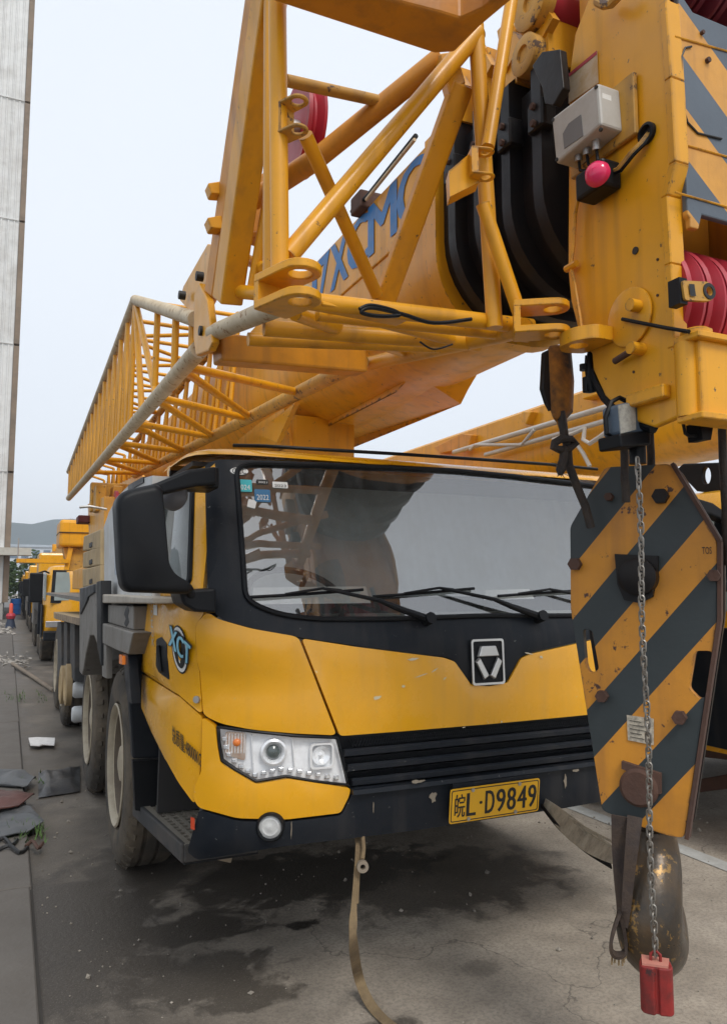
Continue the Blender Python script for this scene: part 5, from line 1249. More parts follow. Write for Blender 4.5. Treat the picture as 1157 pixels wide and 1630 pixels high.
s1 = roundpoly([P2(*q) for q in ((927, 1001), (942, 1003), (953, 1066), (938, 1072), (932, 1060))], .012, 3)
s2 = roundpoly([P2(*q) for q in ((1106, 1036), (1132, 1036), (1134, 1060), (1120, 1112), (1112, 1112), (1096, 1096))], .012, 3)
dv = P2(1000, 900); e1, e2 = P2(922, 889), P2(1005, 787)
t2 = (Vector(e2) - Vector(e1)).normalized(); nrm = Vector((t2.y, -t2.x))
wd = HU * nrm.x + HZ * nrm.y
per = abs((Vector(P2(940, 870)) - Vector(P2(940, 1040))).dot(nrm))
off0 = -wd.dot(HC + HU * e1[0] + HZ * e1[1])
M_hstr = stripe_mat('striped_block_paint', tuple(wd), per, off0, .5, (.60, .25, .02), (.026, .034, .036), .5, rust=.365)
hbp = bevel(MB().plate(ol, [s1, s2], HC - HN * .03, HU, HZ, .03 * (1 if HU.cross(HZ).dot(HN) > 0 else -1)).build('front_plate', M_hstr, hb_, smooth=0), .003, 1)
s1b = roundpoly([P2(*q) for q in ((912, 975), (1000, 985), (1000, 1090), (935, 1090))], .01, 2); s2b = roundpoly([P2(*q) for q in ((1080, 1015), (1128, 1010), (1120, 1120), (1075, 1130))], .01, 2)
bevel(MB().plate(ol, [s1b, s2b], HC - HN * .19, HU, HZ, .025 * (1 if HU.cross(HZ).dot(HN) > 0 else -1)).build('rear_plate', M_grease, hb_, smooth=0), .003, 1)
# rusty rim along the right edge of the plate
re = [PP(*q, .0) for q in ((1066, 738), (1141, 862), (1141, 985), (1089, 1335))]
for a, c in zip(re, re[1:]):
    MB().bar(a - HN * .014 + HU * .006, c - HN * .014 + HU * .006, .04, .012, HU).build('edge_strip', M_rust, hbp, smooth=0)
MB().lathe(PP(1020, 925, -.03), HN, [(-.15, .05), (-.15, .2), (-.13, .205), (-.085, .17), (-.04, .205), (-.02, .2), (-.02, .05)], 40).build('block_sheave', M_grease, hb_)
MB().prism([PP(*q) + HN * .0 for q in ((980, 882), (1048, 885), (1048, 905), (1040, 950), (1020, 960), (995, 955), (984, 930), (982, 905))], HN * .02).build('pin_keeper', M_grease, hb_, smooth=0)
MB().lathe(PP(1015, 918, .02), HN, [(-.02, .001), (-.02, .062), (.02, .06), (.028, .05), (.028, .001)], 26, closed=False).build('sheave_pin', M_grease, hb_)
for q, r_ in (((1051, 790), .026), ((969, 791), .014), ((1136, 916), .02), ((958, 1108), .02), ((1081, 1142), .022), ((915, 898), .022)):
    MB().cyl(PP(*q, .012), HN, r_, .035, 6).build('bolt', M_rust if r_ < .025 else M_grease, hb_)
dp = [PP(*q, .002) for q in ((997, 1138), (1040, 1144), (1040, 1186), (999, 1178))]
dpo = MB().prism(dp, HN * .002).build('data_plate', mat('data_plate_print', (.50, .44, .34), .6, dirt=(.10, .09, .08), damt=.75, dscale=60), hb_, smooth=0)
for k in range(5):
    a = dp[0].lerp(dp[3], .2 + .16 * k); c = dp[1].lerp(dp[2], .2 + .16 * k)
    MB().bar(a.lerp(c, .1) + HN * .003, a.lerp(c, .55 + .1 * (k % 3)) + HN * .003, .0012, .003, HN).build('print_line', M_ink, dpo, smooth=0)
lettering('TOS', PP(1117, 882, .001), HU * .028, HZ * .022, M_ink, hbp, lift=.002)
MB().prism([PP(*q, .0) for q in ((991, 1210), (1053, 1230), (1053, 1262), (1038, 1260), (1038, 1240), (991, 1222))], HN * .02).build('hook_keeper', M_rust, hb_, smooth=0)
MB().lathe(PP(1018, 1252, .0), HN, [(-.01, .001), (-.01, .06), (.02, .06), (.03, .05), (.03, .001)], 26, closed=False).build('trunnion', M_rust, hb_)
for q in (2, 3): pass
MB().tube(PP(1030, 1250, -.09), PP(1034, 1345, -.09), .05, n=20).build('hook_shank', M_hook, hb_)
hcx = PP(1046, 1428, -.085); w_ = -(vd * .95 + rt * .30).normalized()
hk = [(0, .215, .060), (.0, .15, .072), (.018, .10, .082), (.050, .052, .090), (.080, -.005, .096), (.095, -.075, .098), (.055, -.125, .096), (-.005, -.14, .088), (-.06, -.12, .074), (-.095, -.07, .056), (-.105, -.02, .036), (-.10, .01, .014)]
hk3 = smooth_pts([hcx + w_ * a + HZ * c for a, c, _ in hk], 3)
hkr = [max(.01, v.x) for v in smooth_pts([Vector((r__, 0, 0)) for *_, r__ in hk], 3)]
MB().path(hk3, hkr, 24).build('hook', M_hook, hb_, smooth=60)

# limit chain and its red weight
chn = thing('limit_chain', PY(1014, 738, 1.62), 'thin steel chain hanging down in front of the striped hook block', 'chain')
c0 = PY(1014, 736, 1.62); zend = PY(1040, 1512, 1.62).z
c0 = Vector((c0.x, c0.y, c0.z)); pitch = .0205; nl = int((c0.z - zend) / pitch) + 2
mesh_l = MB(); Lk, Rk, wr_ = .0088, .0072, .0028
lp = []
for i in range(14):
    a = 2 * math.pi * i / 14; lp.append(Vector((Rk * math.cos(a), 0, Rk * math.sin(a) + (Lk if math.sin(a) >= 0 else -Lk))))
mesh_l.path(lp, wr_, 5, closed=True)
M_chain = mat('dull_chain_steel', (.30, .28, .25), .45, metal=.7, dirt=(.12, .09, .06), damt=.6, dscale=20)
l0 = mesh_l.build('link', M_chain, chn, origin=(0, 0, 0)); me_l = l0.data
for i in range(nl):
    o = l0 if i == 0 else link('link', me_l, None, chn)
    p = Vector((c0.x + .004 * math.sin(i * .21), c0.y, c0.z - i * pitch))
    o.location = p - WLOC[chn.name]; o.rotation_euler = (0, 0, R(20) + (R(90) if i % 2 else 0) + random.uniform(-.35, .35))
xw, yw = c0.x + .002, c0.y; zw = zend - .012
zwb = PY(1045, 1608, 1.62).z
wv = Vector((xw, yw, 0)).normalized(); wr2 = Vector((wv.y, -wv.x, 0))
wgt = thing('limit_weight', (xw, yw, zwb), 'small worn red steel weight hanging at the end of the chain', 'weight')
def wp(a, c, z): return Vector((xw, yw, z)) + wr2 * a - wv * c
lob = roundpoly([(-.038, -.028), (.036, -.028), (.042, .012), (.034, .026), (.008, .030), (.004, .024), (-.002, .024), (-.006, .034), (-.034, .030), (-.042, .014)], .008, 3)
bevel(MB().prism([wp(a, c, zwb) for a, c in lob], (0, 0, zw - .022 - zwb)).build('weight_body', M_redw, wgt, smooth=30), .004, 2)
MB().prism([wp(a * 1.0, c * 1.0, zw - .022) for a, c in ((-.036, -.025), (.034, -.025), (.030, .022), (-.034, .026))], (0, 0, .006)).build('top_plate', mat('faded_red', (.50, .20, .15), .6), wgt, smooth=0)
MB().path([wp(-.012, 0, zw - .018), wp(-.012, 0, zw), wp(0, 0, zw + .010), wp(.012, 0, zw), wp(.012, 0, zw - .018)], .004, 8).build('eye', M_redw, wgt)

# wedge socket with the dead end of the rope
M_sock = mat('rusted_socket', (.035, .025, .02), .65, dirt=(.50, .20, .02), damt=1., dscale=7, bump=.3)
ws_ = thing('wedge_socket', PY(888, 690, 2.0), 'rusty black and yellow wedge socket hanging under the boom tip with knotted rope', 'rope socket')
sock = bevel(MB().prism([PY(*q, 1.97) for q in ((872, 548), (906, 545), (911, 600), (909, 650), (900, 660), (880, 668), (871, 640), (861, 620), (864, 590))], (.05, .05, 0)).build('socket_body', M_sock, ws_, smooth=0), .012, 2)
bevel(MB().prism([PY(*q, 1.965) for q in ((866, 560), (874, 556), (878, 655), (870, 640), (863, 618))], (.0, .02, 0)).build('socket_cheek', M_grease, ws_, smooth=0), .004, 1)
bevel(MB().prism([PY(*q, 1.99) for q in ((882, 664), (900, 660), (903, 690), (896, 702))], (.03, .03, 0)).build('wedge', M_sock, ws_, smooth=0), .006, 1)
MB().path([PY(*q, 1.98) for q in ((892, 655), (897, 690), (903, 712), (905, 740), (918, 775), (931, 806), (940, 840))], .014, 10).build('rope', M_rope, ws_)
MB().path([PY(*q, 1.97) for q in ((882, 705), (892, 699), (908, 699), (916, 706), (906, 714), (890, 716), (880, 711))], .013, 8, closed=True).build('knot', M_rope, ws_)
MB().path([PY(*q, 1.97) for q in ((898, 712), (896, 730), (892, 748), (891, 756))], [.014, .014, .016, .008], 8).build('rope_end', M_rope, ws_)
fr_ = MB()
for k in range(26):
    a = PY(893 + random.uniform(-6, 6), 740 + random.uniform(-6, 12), 1.97); fr_.tube(a, a + Vector((random.uniform(-.025, .025), random.uniform(-.02, .02), random.uniform(-.03, .012))), .0011, n=3)
tag(fr_.build('frayed_strands', M_rope, ws_), kind='stuff')
for (px, ya, yb_, Y, lab) in ((1147, 660, 900, 1.72, 'thick greasy hoist rope at the right edge beside the hook block'), (991, 668, 750, 1.86, 'short greasy rope entering the block top left of the chain'), (1033, 668, 748, 1.90, 'short greasy rope entering the block top right of the chain')):
    a, c = PY(px, ya, Y), PY(px, yb_, Y); c.x = a.x; c.y = a.y
    if px < 1100: c.z -= .1; a.z += .12
    pts = [a.lerp(c, i / 10) + Vector((.0015 * math.sin(i * 2.1), .0015 * math.cos(i * 1.7), 0)) for i in range(11)]
    tag(MB().path(pts, .013, 10).build('hoist_rope', M_rope), lab, 'rope', 'hoist ropes of the hook block')
# small plug dangling left of the head
plug = thing('hanging_plug', PY(935, 600, 1.85), 'small black plug dangling on a thin wire left of the boom head', 'plug')
MB().path([PY(*q, 1.82) for q in ((941, 558), (938, 575), (938, 604), (942, 625))], .012, 8).build('sleeve', M_blk, plug)
MB().path([PY(*q, 1.83) for q in ((932, 566), (931, 585), (933, 600), (933, 612))], .003, 6).build('wire', M_blk, plug)
bevel(MB().box(PY(933, 614, 1.83) - Vector((.010, .010, .022)), PY(933, 600, 1.83) + Vector((.010, .010, 0))).build('plug_body', M_blk, plug, smooth=0), .003, 1)
MB().cyl(PY(928, 585, 1.83), (0, 0, 1), .012, .02, 8).build('connector', M_blk, plug)

# ------------------------------------------------------------------ straps
def ribbon(name, pts, wdirs, widths, th, m, parent=None):
    b = MB(); n_ = len(pts)
    P_ = [Vector(p) for p in pts]
    for i, p in enumerate(P_):
        d = (P_[min(i + 1, n_ - 1)] - P_[max(i - 1, 0)]).normalized(); w = Vector(wdirs[i]); w = (w - d * w.dot(d)).normalized() * widths[i] / 2
        nn_ = d.cross(w).normalized() * th / 2
        b.v += [p - w - nn_, p + w - nn_, p + w + nn_, p - w + nn_]
    b.f = [(i * 4 + j, i * 4 + (j + 1) % 4, i * 4 + 4 + (j + 1) % 4, i * 4 + 4 + j) for i in range(n_ - 1) for j in range(4)] + [(0, 1, 2, 3), tuple((n_ - 1) * 4 + j for j in (3, 2, 1, 0))]
    return b.build(name, m, parent, smooth=50)
tow = thing('tow_strap', PZ(575, 1560, 0), 'dirty tan webbing strap hanging from under the bumper down to the ground', 'strap')
sp_ = [PY(571, 1318, 2.86), PY(569, 1352, 2.80), PY(566, 1400, 2.76), PY(563, 1450, 2.72), PY(562, 1500, 2.68)]
sp_[3].z = max(sp_[3].z, .2)
gp = [PZ(570, 1552, .10), PZ(582, 1585, .035), PZ(600, 1612, .012), PZ(630, 1638, .010), PZ(670, 1662, .010)]
allp = smooth_pts(sp_ + gp, 5); n_ = len(allp)
wd_ = [Vector((1, -.3 + .9 * math.sin(i / n_ * 5), .1)) for i in range(n_)]
ww = [.030 if i < 4 else .018 + .022 * min(1, max(0, (i - 8) / 12)) for i in range(n_)]
ribbon('webbing', allp, wd_, ww, .004, M_strap, tow)
ribbon('webbing', [p + Vector((.012, .008, .0)) for p in allp[:n_ // 3]], wd_[:n_ // 3], [w * .9 for w in ww[:n_ // 3]], .004, M_strap, tow)
q = PY(577, 1379, 2.74)
MB().path([PY(577, 1325, 2.80), PY(579, 1350, 2.78), PY(577, 1368, 2.75)], .008, 8).build('pin_rod', M_strap, tow)
MB().lathe(q, (-.3, -1, 0), [(-.01, .010), (-.01, .022), (.01, .022), (.01, .010)], 18).build('ring', mat('dull_ring', (.3, .25, .19), .6, metal=.4), tow)
tie = thing('tie_strap', PY(918, 1330, 2.3), 'frayed pale webbing strap stretched from the bumper to the hook', 'strap')
M_pale = mat('pale_webbing', (.36, .31, .23), .9, dirt=(.10, .075, .05), damt=.75, dscale=14, bump=.5, bscale=250)
tp_ = smooth_pts([PY(858, 1272, 2.82), PY(880, 1292, 2.70), PY(908, 1318, 2.50), PY(940, 1342, 2.30), PY(975, 1362, 2.08), PY(1003, 1374, 1.98)], 6)
n_ = len(tp_); ribbon('webbing', tp_, [Vector((-.3, .2, -1)) + Vector((0, .8, 0)) * math.sin(i / n_ * 3) for i in range(n_)], [.03 + .05 * math.sin(math.pi * min(1, i / n_ * 1.1)) for i in range(n_)], .004, M_pale, tie)
for k in range(3):
    tq_ = smooth_pts([PY(905 + 8 * k, 1302 + 7 * k, 2.5 - .05 * k), PY(940 + 4 * k, 1322 + 8 * k, 2.3), PY(974, 1340 + 8 * k, 2.1)], 5)
    ribbon('torn_strip', tq_, [Vector((0, .3, 1))] * len(tq_), [.009 - .002 * k] * len(tq_), .003, M_pale, tie)
ribbon('dark_edge', smooth_pts([PY(862, 1283, 2.78), PY(890, 1318, 2.6), (PY(930, 1352, 2.35)), PY(972, 1378, 2.08)], 5), [Vector((0, .3, 1))] * 16, [.02] * 16, .004, M_grease, tie)
hs = thing('hook_sling', PY(985, 1470, 1.9), 'dark worn sling hanging from the hook with a torn loop at its end', 'sling')
d_ = smooth_pts([PY(992, 1300, 1.93), PY(990, 1340, 1.93), PY(990, 1390, 1.92), PY(992, 1440, 1.91), PY(990, 1475, 1.91)], 5)
ribbon('webbing', d_, [rt] * len(d_), [.075 - .045 * i / len(d_) for i in range(len(d_))], .012, mat('dark_webbing', (.035, .024, .02), .85, dirt=(.11, .07, .04), damt=.6, dscale=10, bump=.4), hs)
d2_ = smooth_pts([PY(1010, 1300, 1.90), PY(1005, 1350, 1.88), PY(1000, 1400, 1.88), PY(996, 1450, 1.88)], 5)
ribbon('webbing', d2_, [rt] * len(d2_), [.045 - .02 * i / len(d2_) for i in range(len(d2_))], .01, MATS['dark_webbing'], hs)
loop = [PY(*q, 1.91) for q in ((986, 1452), (978, 1475), (972, 1500), (974, 1516), (984, 1520), (994, 1514), (996, 1498), (992, 1475))]
lpp = smooth_pts(loop + [loop[0]], 4)
ribbon('loop', lpp, [vd] * len(lpp), [.03] * len(lpp), .010, MATS['dark_webbing'], hs)
for k in range(7):
    a = lpp[10 + k * 2] ; MB().bar(a, a + Vector((random.uniform(-.012, .012), 0, random.uniform(-.035, -.012))), .006, .002, (0, 1, 0)).build('torn_end', M_strap, hs, smooth=0)

# ================================================================== OTHER CRANES
def far_crane(loc, label, s=1.0):
    """a whole crane, front at y = 0, heading -y, x centred; returns the root"""
    L = Vector(loc); t = thing('truck_crane', loc, label, 'truck crane', 'truck cranes parked in the yard')
    def v(x, y, z): return L + Vector((x, y, z)) * s
    def bx(nm, lo, hi, m, par=t, bw=.02):
        a, c = v(*lo), v(*hi); o = MB().box(a, c).build(nm, m, par, smooth=0); return bevel(o, bw * s, 2) if bw else o
    ring = []
    b = MB(); rows = [(.62, .10, 1.28), (.75, .02, 1.3), (1.1, .0, 1.3), (1.45, .04, 1.29), (2.18, .16, 1.23), (2.27, .22, 1.18), (2.30, .34, 1.05)]
    for z, y, a in rows:
        for i in range(25):
            ph = -math.pi / 2 + math.pi * i / 24; bb_ = .95 - y; r = (abs(math.sin(ph) / a) ** 5 + abs(math.cos(ph) / bb_) ** 5) ** -.2
            b.v.append(v(r * math.sin(ph), .95 - r * math.cos(ph), z))
    for k in range(len(rows) - 1):
        for i in range(24): b.f.append((k * 25 + i, k * 25 + i + 1, (k + 1) * 25 + i + 1, (k + 1) * 25 + i))
    b.f.append(tuple((len(rows) - 1) * 25 + i for i in range(25))); b.f.append(tuple(range(25))[::-1])
    b.f.append(tuple(k * 25 for k in range(len(rows))) + tuple(k * 25 + 24 for k in reversed(range(len(rows)))))
    cb = b.build('cab', M_yelc, t, smooth=35)
    gl = [(-1.08, .095, 1.5), (1.08, .095, 1.5), (1.05, .20, 2.14), (-1.05, .20, 2.14)]
    MB().prism([v(*q) - Vector((0, .03 * s, 0)) for q in gl], (0, .012 * s, 0)).build('windscreen', M_fglass, cb, smooth=0)
    MB().prism([v(q[0] * 1.07, q[1], q[2] + (.05 if q[2] > 2 else -.06)) - Vector((0, .012 * s, 0)) for q in gl], (0, .012 * s, 0)).build('windscreen_surround', M_dark, cb, smooth=0)
    bx('grille', (-.85, -.02, .86), (.85, .05, 1.05), M_blk, cb, .01)
    for sg in (-1, 1):
        bx('headlight', (sg * 1.08 - .16, .0, .90), (sg * 1.08 + .16, .06, 1.04), M_lens2, cb, .01)
        bx('side_window', (sg * 1.262 - .02, .35, 1.5), (sg * 1.262 + .02, .82, 2.1), M_fglass, cb, .005)
        bx('door_mirror', (sg * 1.46 - .15, -.12, 1.46), (sg * 1.46 + .13, .0, 2.12), M_blk, cb, .03)
        MB().path([v(sg * 1.46, -.05, 2.1), v(sg * 1.3, .1, 2.16), v(sg * 1.2, .25, 2.12)], .02 * s, 6).build('mirror_arm', M_blk, cb)
    bx('bumper', (-1.28, -.02, .60), (1.28, .2, .82), M_dark, cb, .03)
    bx('chassis', (-.55, .3, .6), (.55, 11.6, 1.2), M_chas)
    bx('deck', (-1.34, 1.0, 1.42), (1.34, 11.8, 1.54), M_grey)
    bx('engine_cover', (-1.26, 1.05, 1.56), (1.26, 2.6, 2.2), M_lgrey, t, .08)
    for sg in (-1, 1):
        bx('fender', (sg * 1.12 - .26, .98, .7), (sg * 1.12 + .26, 1.14, 1.5), M_dark)
        bx('door_cladding', (sg * 1.31 - .015, .3, .66), (sg * 1.31 + .015, .95, 1.40), M_dark, cb, .005)
        bx('side_box', (sg * 1.12 - .24, 1.2, 1.2), (sg * 1.12 + .24, 5.2, 1.42), M_dark)
        bx('side_box', (sg * 1.12 - .24, 5.3, .75), (sg * 1.12 + .24, 6.6, 1.41), M_grey)
    wh = MB().lathe(v(-1.27, 0, .58) + Vector((0, 2.1 * s, 0)), (-1, 0, 0), [(-.30 * s, .3 * s), (-.30 * s, .54 * s), (-.26 * s, .58 * s), (-.04 * s, .58 * s), (.0, .53 * s), (.0, .40 * s), (-.02 * s, .35 * s)], 36).build('wheel', M_rub, t, smooth=40)
    MB().lathe(v(-1.27, 2.1, .58), (-1, 0, 0), [(-.02 * s, .36 * s), (-.10 * s, .31 * s), (-.11 * s, .16 * s), (-.01 * s, .12 * s), (.0, .001)], 24, closed=False).build('rim', M_rim, wh)
    for y in (3.9, 7.2, 8.6): copy_tree(wh, t, (0, (y - 2.1) * s, 0))
    w2 = copy_tree(wh, t); w2.scale.x = -1; w2.location.x = -w2.location.x
    for y in (3.9, 7.2, 8.6): copy_tree(w2, t, (0, (y - 2.1) * s, 0))
    # boom with head
    p = uprofile(.38, 3.44, 2.62, .3, 0.); k = len(p)
    bm_ = MB(); bm_.add([v(x, -.4, z) for x, z in p] + [v(x, 9.6, z) for x, z in p], [(i, (i + 1) % k, k + (i + 1) % k, k + i) for i in range(k)] + [tuple(range(k))[::-1], tuple(range(k, 2 * k))])
    bo = bm_.build('boom', M_yel, t, smooth=30)
    for i in range(3):
        bx('section_collar', (-.34 + .02 * i, -.52 - .13 * i, 2.66 + .01 * i), (.34 - .02 * i, -.41 - .13 * i, 3.42), M_grease, bo, .05)
    bx('boom_head', (-.29, -1.3, 2.25), (.29, -.80, 3.6), M_yel, bo, .03)
    MB().tube(v(-.2, -1.0, 2.4), v(.2, -1.0, 2.4), .2 * s, n=24).build('head_sheave', M_red, bo)
    bx('boom_bracket', (-.5, 2.4, 3.3), (-.3, 2.6, 3.6), M_yel, bo, .01)
    bx('turret', (-.9, 4.0, 1.6), (.9, 10.8, 2.1), M_yel)
    for sg in (-1, 1):
        MB().prism([v(sg * .48, 4.6, 2.0), v(sg * .48, 10.4, 2.0), v(sg * .48, 10.4, 2.6), v(sg * .48, 8.6, 3.35), v(sg * .48, 7.2, 3.0)], (sg * .03 * s, 0, 0)).build('turret_plate', M_yel, t, smooth=0)
    bx('counterweight', (-1.12, 10.9, 2.3), (1.12, 11.9, 2.85), M_yel, t, .05)
    bx('operator_cab', (-1.3, 4.3, 1.62), (-.55, 5.8, 2.75), M_yelc, t, .06)
    return t
M_fglass = mat('far_cab_glass', (.30, .36, .36), .12, var=.1, coat=.3)
M_lens2 = mat('far_headlight', (.6, .6, .6), .2, metal=.6)
SC_ = .92
row1 = far_crane((1.86, 17.2, 0), 'yellow crane with big black mirror parked right behind the front crane', SC_)
LABS = ['yellow crane third in the parked row counted from the camera', 'yellow crane fourth in the parked row counted from the camera', 'yellow crane fifth in the parked row counted from the camera', 'yellow crane sixth in the parked row counted from the camera', 'yellow crane seventh in the parked row counted from the camera', 'farthest small yellow crane at the end of the parked row']
for i, lab in enumerate(LABS):
    c_ = copy_tree(row1, None, (.06 * (i + 1), 12.4 * (i + 1), 0)); c_['label'] = lab
rc = copy_tree(row1, None); rc.location = (5.35, 3.0, 0); rc.scale = (1 / SC_,) * 3
rc['label'] = 'yellow crane parked on the right, mostly hidden behind the hook block'
# pale pipes, hoses and a black bracket on the right crane
RL = Vector((5.35, 3.0, 0)); WLOC[rc.name] = RL
rc.scale = (1, 1, 1)
for ch_ in rc.children:
    ch_.scale = tuple(s_ / SC_ for s_ in ch_.scale); ch_.location = Vector(ch_.location) / SC_
for ch_ in rc.children:
    if ch_.name.startswith('boom'): ch_.location.z += .12
XR = 5.35 - .42
M_pipe = mat('pale_pipe_paint', (.50, .48, .44), .5, dirt=(.35, .2, .05), damt=.4)
for (a, c, r_) in (((722, 720), (985, 642), .028), ((772, 724), (985, 664), .024)):
    MB().tube(PX(*a, XR - .08), PX(*c, XR - .08), r_, n=10).build('rail_pipe', M_pipe, rc)
MB().path([PX(*q, XR - .10) for q in ((748, 716), (756, 708), (830, 708), (850, 684))], .018, 8).build('rail_brace', M_pipe, rc)
MB().path([PX(*q, XR - .14) for q in ((880, 700), (912, 690), (930, 682), (928, 700), (938, 706), (955, 695), (975, 680))], .022, 8).build('hose', M_pipe, rc)
MB().path([PX(*q, XR - .14) for q in ((918, 708), (928, 722), (938, 742))], .02, 8).build('hose', M_pipe, rc)
sidebox('boom_lug', ((690, 712), (735, 690), (750, 692), (745, 712), (700, 722)), XR - .05, .2, M_org, rc, .01)
sidebox('boom_lug', ((826, 664), (830, 655), (845, 655), (836, 676)), XR - .05, .1, M_yel, rc, .01)
brk = [PX(*q, 4.30) for q in ((1075, 748), (1086, 738), (1240, 733), (1240, 800), (1108, 782))]
o2 = MB().plate([(p.y, p.z) for p in brk], [circle2(PX(1123, 757, 4.30).y, PX(1123, 757, 4.30).z, .035, .06)], (4.30, 0, 0), (0, 1, 0), (0, 0, 1), .04)
bevel(o2.build('bracket_plate', M_blk, rc, smooth=0), .006, 1)
MB().tube(PX(1085, 800, 4.32), PX(1240, 788, 4.32), .045, n=12).build('tube_arm', M_lgrey, rc)
sidebox('side_step', ((1118, 1175), (1200, 1165), (1200, 1215), (1112, 1205)), 4.45, .5, M_rust, rc, .01)
sidebox('side_step', ((1112, 1240), (1200, 1225), (1200, 1250), (1110, 1262)), 4.45, .5, M_rust, rc, .01)

# ================================================================== SMALL THINGS ON THE GROUND
q = [PZ(*p, .04) for p in ((46, 1176), (60, 1175), (88, 1176), (87, 1187), (70, 1186), (64, 1188), (49, 1187))]
tag(MB().prism(q, (0, 0, .012)).build('paper_scrap', M_paper, smooth=0), 'crumpled white paper scrap on the dark ground beside the kerb', 'paper')
pl = smooth_pts([PZ(20, 1056, .07), PZ(45, 1072, .05), PZ(86, 1099, .03)], 4)
tag(MB().path(pl, .035, 8).build('lying_pole', M_wood), 'thin weathered pole lying across the lane behind the wheels', 'pole')
def slabsheet(nm, px, z, th, m, lab, cat, wav=.03):
    pts = [PZ(*p, z) for p in px]; v2, tris = fill2d(roundpoly([(p.x, p.y) for p in pts], .05, 3), [], .05); rm = rim(tris); k = len(v2)
    hz_ = [wav * (.9 + 1.6 * noise.noise((x * 5.1, y * 3.7, z * 40)) + .7 * noise.noise((x * 14, y * 11, z * 70))) for x, y in v2]
    zf = [max(z, z + h_) for h_ in hz_]
    b = MB(); b.add([(x, y, q) for (x, y), q in zip(v2, zf)] + [(x, y, q + th) for (x, y), q in zip(v2, zf)], [(a, c, b_) for a, b_, c in tris] + [(k + a, k + b_, k + c) for a, b_, c in tris] + [(a, b_, k + b_, k + a) for a, b_ in rm])
    return tag(b.build(nm, m, smooth=40), lab, cat)
slabsheet('metal_sheet', ((-40, 1318), (20, 1288), (46, 1288), (72, 1316), (40, 1330), (-40, 1345)), .038, .006, M_sheet, 'dark grey bent metal sheet lying on the pavement at the left edge', 'metal sheet')
slabsheet('metal_sheet', ((-40, 1262), (10, 1262), (58, 1268), (30, 1288), (-40, 1300)), .075, .008, M_redsh, 'red brown curved scrap sheet lying above the grey metal sheet', 'metal sheet')
slabsheet('metal_sheet', ((-40, 1228), (40, 1236), (60, 1246), (40, 1258), (-40, 1252)), .036, .006, M_sheet, 'black flat sheet lying farther back on the pavement', 'metal sheet')
# twigs and rags near it
for k, (px, py, w) in enumerate(((20, 1352, 40), (55, 1345, 22), (10, 1340, 30))):
    pts = smooth_pts([PZ(px - w * .6, py + 2, .045), PZ(px - w * .1, py - 6, .06), PZ(px + w * .3, py + 5, .05), PZ(px + w * .6, py - 3, .045)], 4)
    tag(MB().path(pts, .012, 6).build('twig', M_rust if k % 2 else M_ink), ('dark crooked twig below the grey metal sheet', 'short rusty twig at the corner of the metal sheet', 'black crooked twig at the left edge under the metal sheet')[k], 'twig', 'twigs on the pavement')
rag = MB(); N = 14; a, c = PZ(66, 1224, .02), PZ(150, 1262, .02)
for i in range(N + 1):
    for j in range(8):
        u, w_2 = i / N, j / 7; p = PZ(62 + 66 * u, 1228 + 40 * w_2 - 10 * u, .02)
        edge_ = min(u, 1 - u, w_2, 1 - w_2)
        rag.v.append(Vector((p.x, p.y, .012 + min(1, edge_ * 5) * (.035 + .05 * abs(noise.noise((p.x * 7, p.y * 7, 1)))))))
for i in range(N):
    for j in range(7): rag.f.append((i * 8 + j, (i + 1) * 8 + j, (i + 1) * 8 + j + 1, i * 8 + j + 1))
tag(rag.build('plastic_rag', mat('dark_plastic_film', (.03, .03, .032), .35, dirt=(.10, .09, .08), damt=.6, dscale=8, bump=.3), smooth=50, fix=False), 'crumpled dark plastic film on the wet ground beside the front wheels', 'rag')
# rubble by the wall
rb_ = MB(); rnd = random.Random(4)
for k in range(150):
    p = PZ(rnd.uniform(-6, 48), rnd.gauss(1052, 5), .03) if k < 90 else PZ(rnd.uniform(-4, 24), rnd.uniform(992, 1010), .03)
    s_ = rnd.uniform(.03, .11) * (1 if k < 90 else 1.6); a, c, d = basis((rnd.gauss(0, 1), rnd.gauss(0, 1), rnd.gauss(0, 1)))
    p.z = .03 + s_ * .1; d = Vector((0, 0, .5)) + d * .2; a = Vector((a.x, a.y, a.z * .3)); c = Vector((c.x, c.y, c.z * .3))
    rb_.add([p + a * s_ * rnd.uniform(.6, 1), p - a * s_ * rnd.uniform(.6, 1), p + c * s_, p - c * s_ * .8, p + d * s_ * .5, p - d * s_ * .5], [(0, 2, 4), (2, 1, 4), (1, 3, 4), (3, 0, 4), (2, 0, 5), (1, 2, 5), (3, 1, 5), (0, 3, 5)])
tag(rb_.build('rubble', mat('pale_rubble', (.36, .33, .29), .9), smooth=0), 'low pale rubble scattered over the pavement by the wall', 'rubble', kind='stuff')
wd2 = MB()
for k in range(260):
    p = PZ(rnd.choice((36, 34, 60, 68, 18)) + rnd.gauss(0, 4), rnd.choice((1110, 1112, 1318, 1245, 1336)) + rnd.gauss(0, 4), .03)
    a, c, d = basis((rnd.gauss(0, .6), rnd.gauss(0, .6), 1)); h_ = rnd.uniform(.03, .09)
    wd2.add([p - a * .006, p + a * .006, p + d * h_ + c * rnd.gauss(0, .02)], [(0, 1, 2)])
tag(wd2.build('weeds', mat('weed_green', (.07, .13, .03), .8), smooth=0, fix=False), 'sparse green weeds in the pavement joints', 'weeds', kind='stuff')
gr = MB()
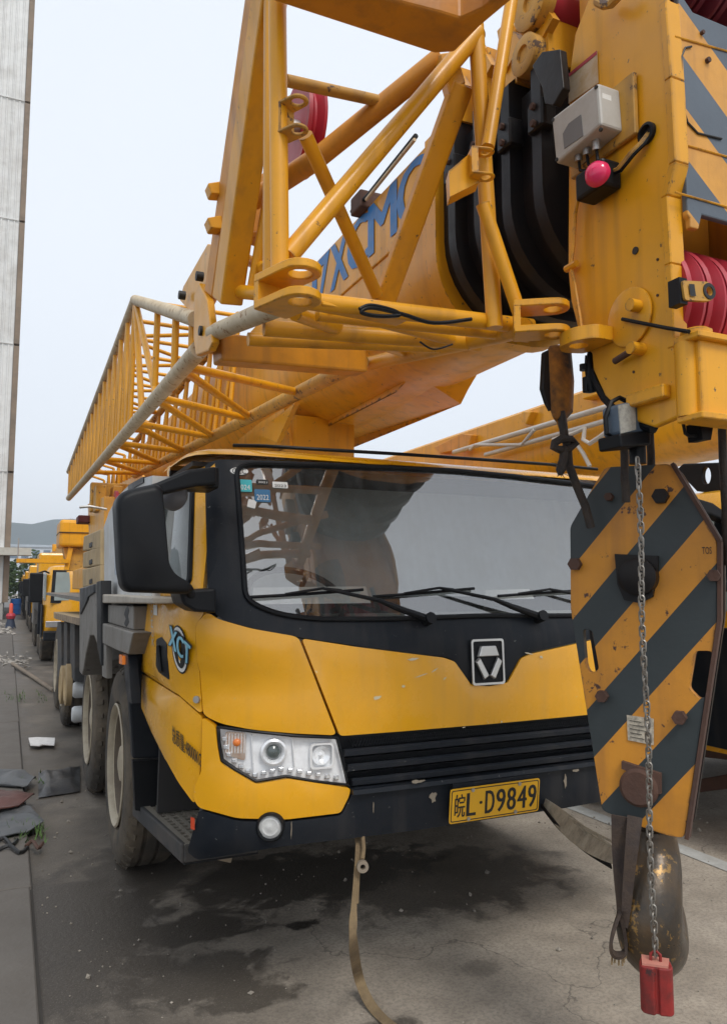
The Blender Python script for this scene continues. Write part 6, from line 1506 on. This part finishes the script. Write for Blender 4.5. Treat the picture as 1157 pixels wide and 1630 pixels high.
for k in range(900):
    x, y = rnd.uniform(.2, 4.6), rnd.uniform(1.6, 7.5)
    s_ = rnd.uniform(.002, .008) if k % 12 else rnd.uniform(.008, .02); a, c, d = basis((rnd.gauss(0, 1), rnd.gauss(0, 1), rnd.gauss(0, 1))); p = Vector((x, y, s_ * .4))
    gr.add([p + a * s_, p - a * s_, p + c * s_ * .8, p - c * s_ * .8, p + d * s_ * .6, p - d * s_ * .6], [(0, 2, 4), (2, 1, 4), (1, 3, 4), (3, 0, 4), (2, 0, 5), (1, 2, 5), (3, 1, 5), (0, 3, 5)])
tag(gr.build('grit', mat('loose_grit', (.26, .23, .19), .9, var=.4), smooth=0), 'fine loose grit scattered on the concrete', 'grit', kind='stuff')
# blue barrel, red and navy marker post at the far end of the lane
bq = PZ(25, 978, 0)
br = thing('blue_barrel', (bq.x, bq.y, 0), 'small blue plastic barrel at the far end of the lane', 'barrel')
MB().lathe((bq.x, bq.y, 0), (0, 0, 1), [(0, .001), (0, .27), (.02, .30), (.3, .31), (.32, .33), (.35, .33), (.37, .31), (.62, .31), (.64, .33), (.67, .33), (.69, .31), (.92, .30), (.95, .27), (.95, .001)], 24, closed=False).build('drum', M_cyc, br)
MB().lathe((bq.x, bq.y, .93), (0, 0, 1), [(0, .285), (.035, .29), (.035, .26), (.02, .26)], 24).build('rim_ring', M_cyc, br)
mq = PZ(17, 1000, 0)
mk = thing('marker_post', (mq.x, mq.y, 0), 'small red and dark marker post standing beside the wall base', 'marker post')
MB().lathe((mq.x, mq.y, 0), (0, 0, 1), [(0, .001), (0, .22), (.05, .20), (.4, .12), (.42, .001)], 16, closed=False).build('base', mat('navy_plastic', (.02, .03, .06), .6), mk)
MB().lathe((mq.x, mq.y, .38), (0, 0, 1), [(0, .001), (0, .15), (.12, .19), (.22, .14), (.24, .001)], 16, closed=False).build('body', mat('red_plastic', (.45, .03, .05), .5), mk)
MB().lathe((mq.x, mq.y, .6), (0, 0, 1), [(0, .001), (0, .08), (.36, .07), (.40, .05), (.42, .001)], 14, closed=False).build('top', mat('red_orange_plastic', (.75, .10, .05), .5), mk)

# ================================================================== HAZE
hz = MB().box((-480, -30, -1), (480, 1090, 90)).build('haze', None, smooth=0)
hm = bpy.data.materials.new('pale_haze'); hm.use_nodes = True; hn_ = hm.node_tree.nodes; hn_.remove(hn_['Principled BSDF'])
pv = hn_.new('ShaderNodeVolumePrincipled'); pv.inputs['Color'].default_value = (.86, .9, .95, 1); pv.inputs['Density'].default_value = .0007
hm.node_tree.links.new(pv.outputs[0], hn_['Material Output'].inputs['Volume']); hz.data.materials.append(hm); tag(hz, kind='stuff')
tag(hz, 'thin pale haze hanging over the yard', 'haze')
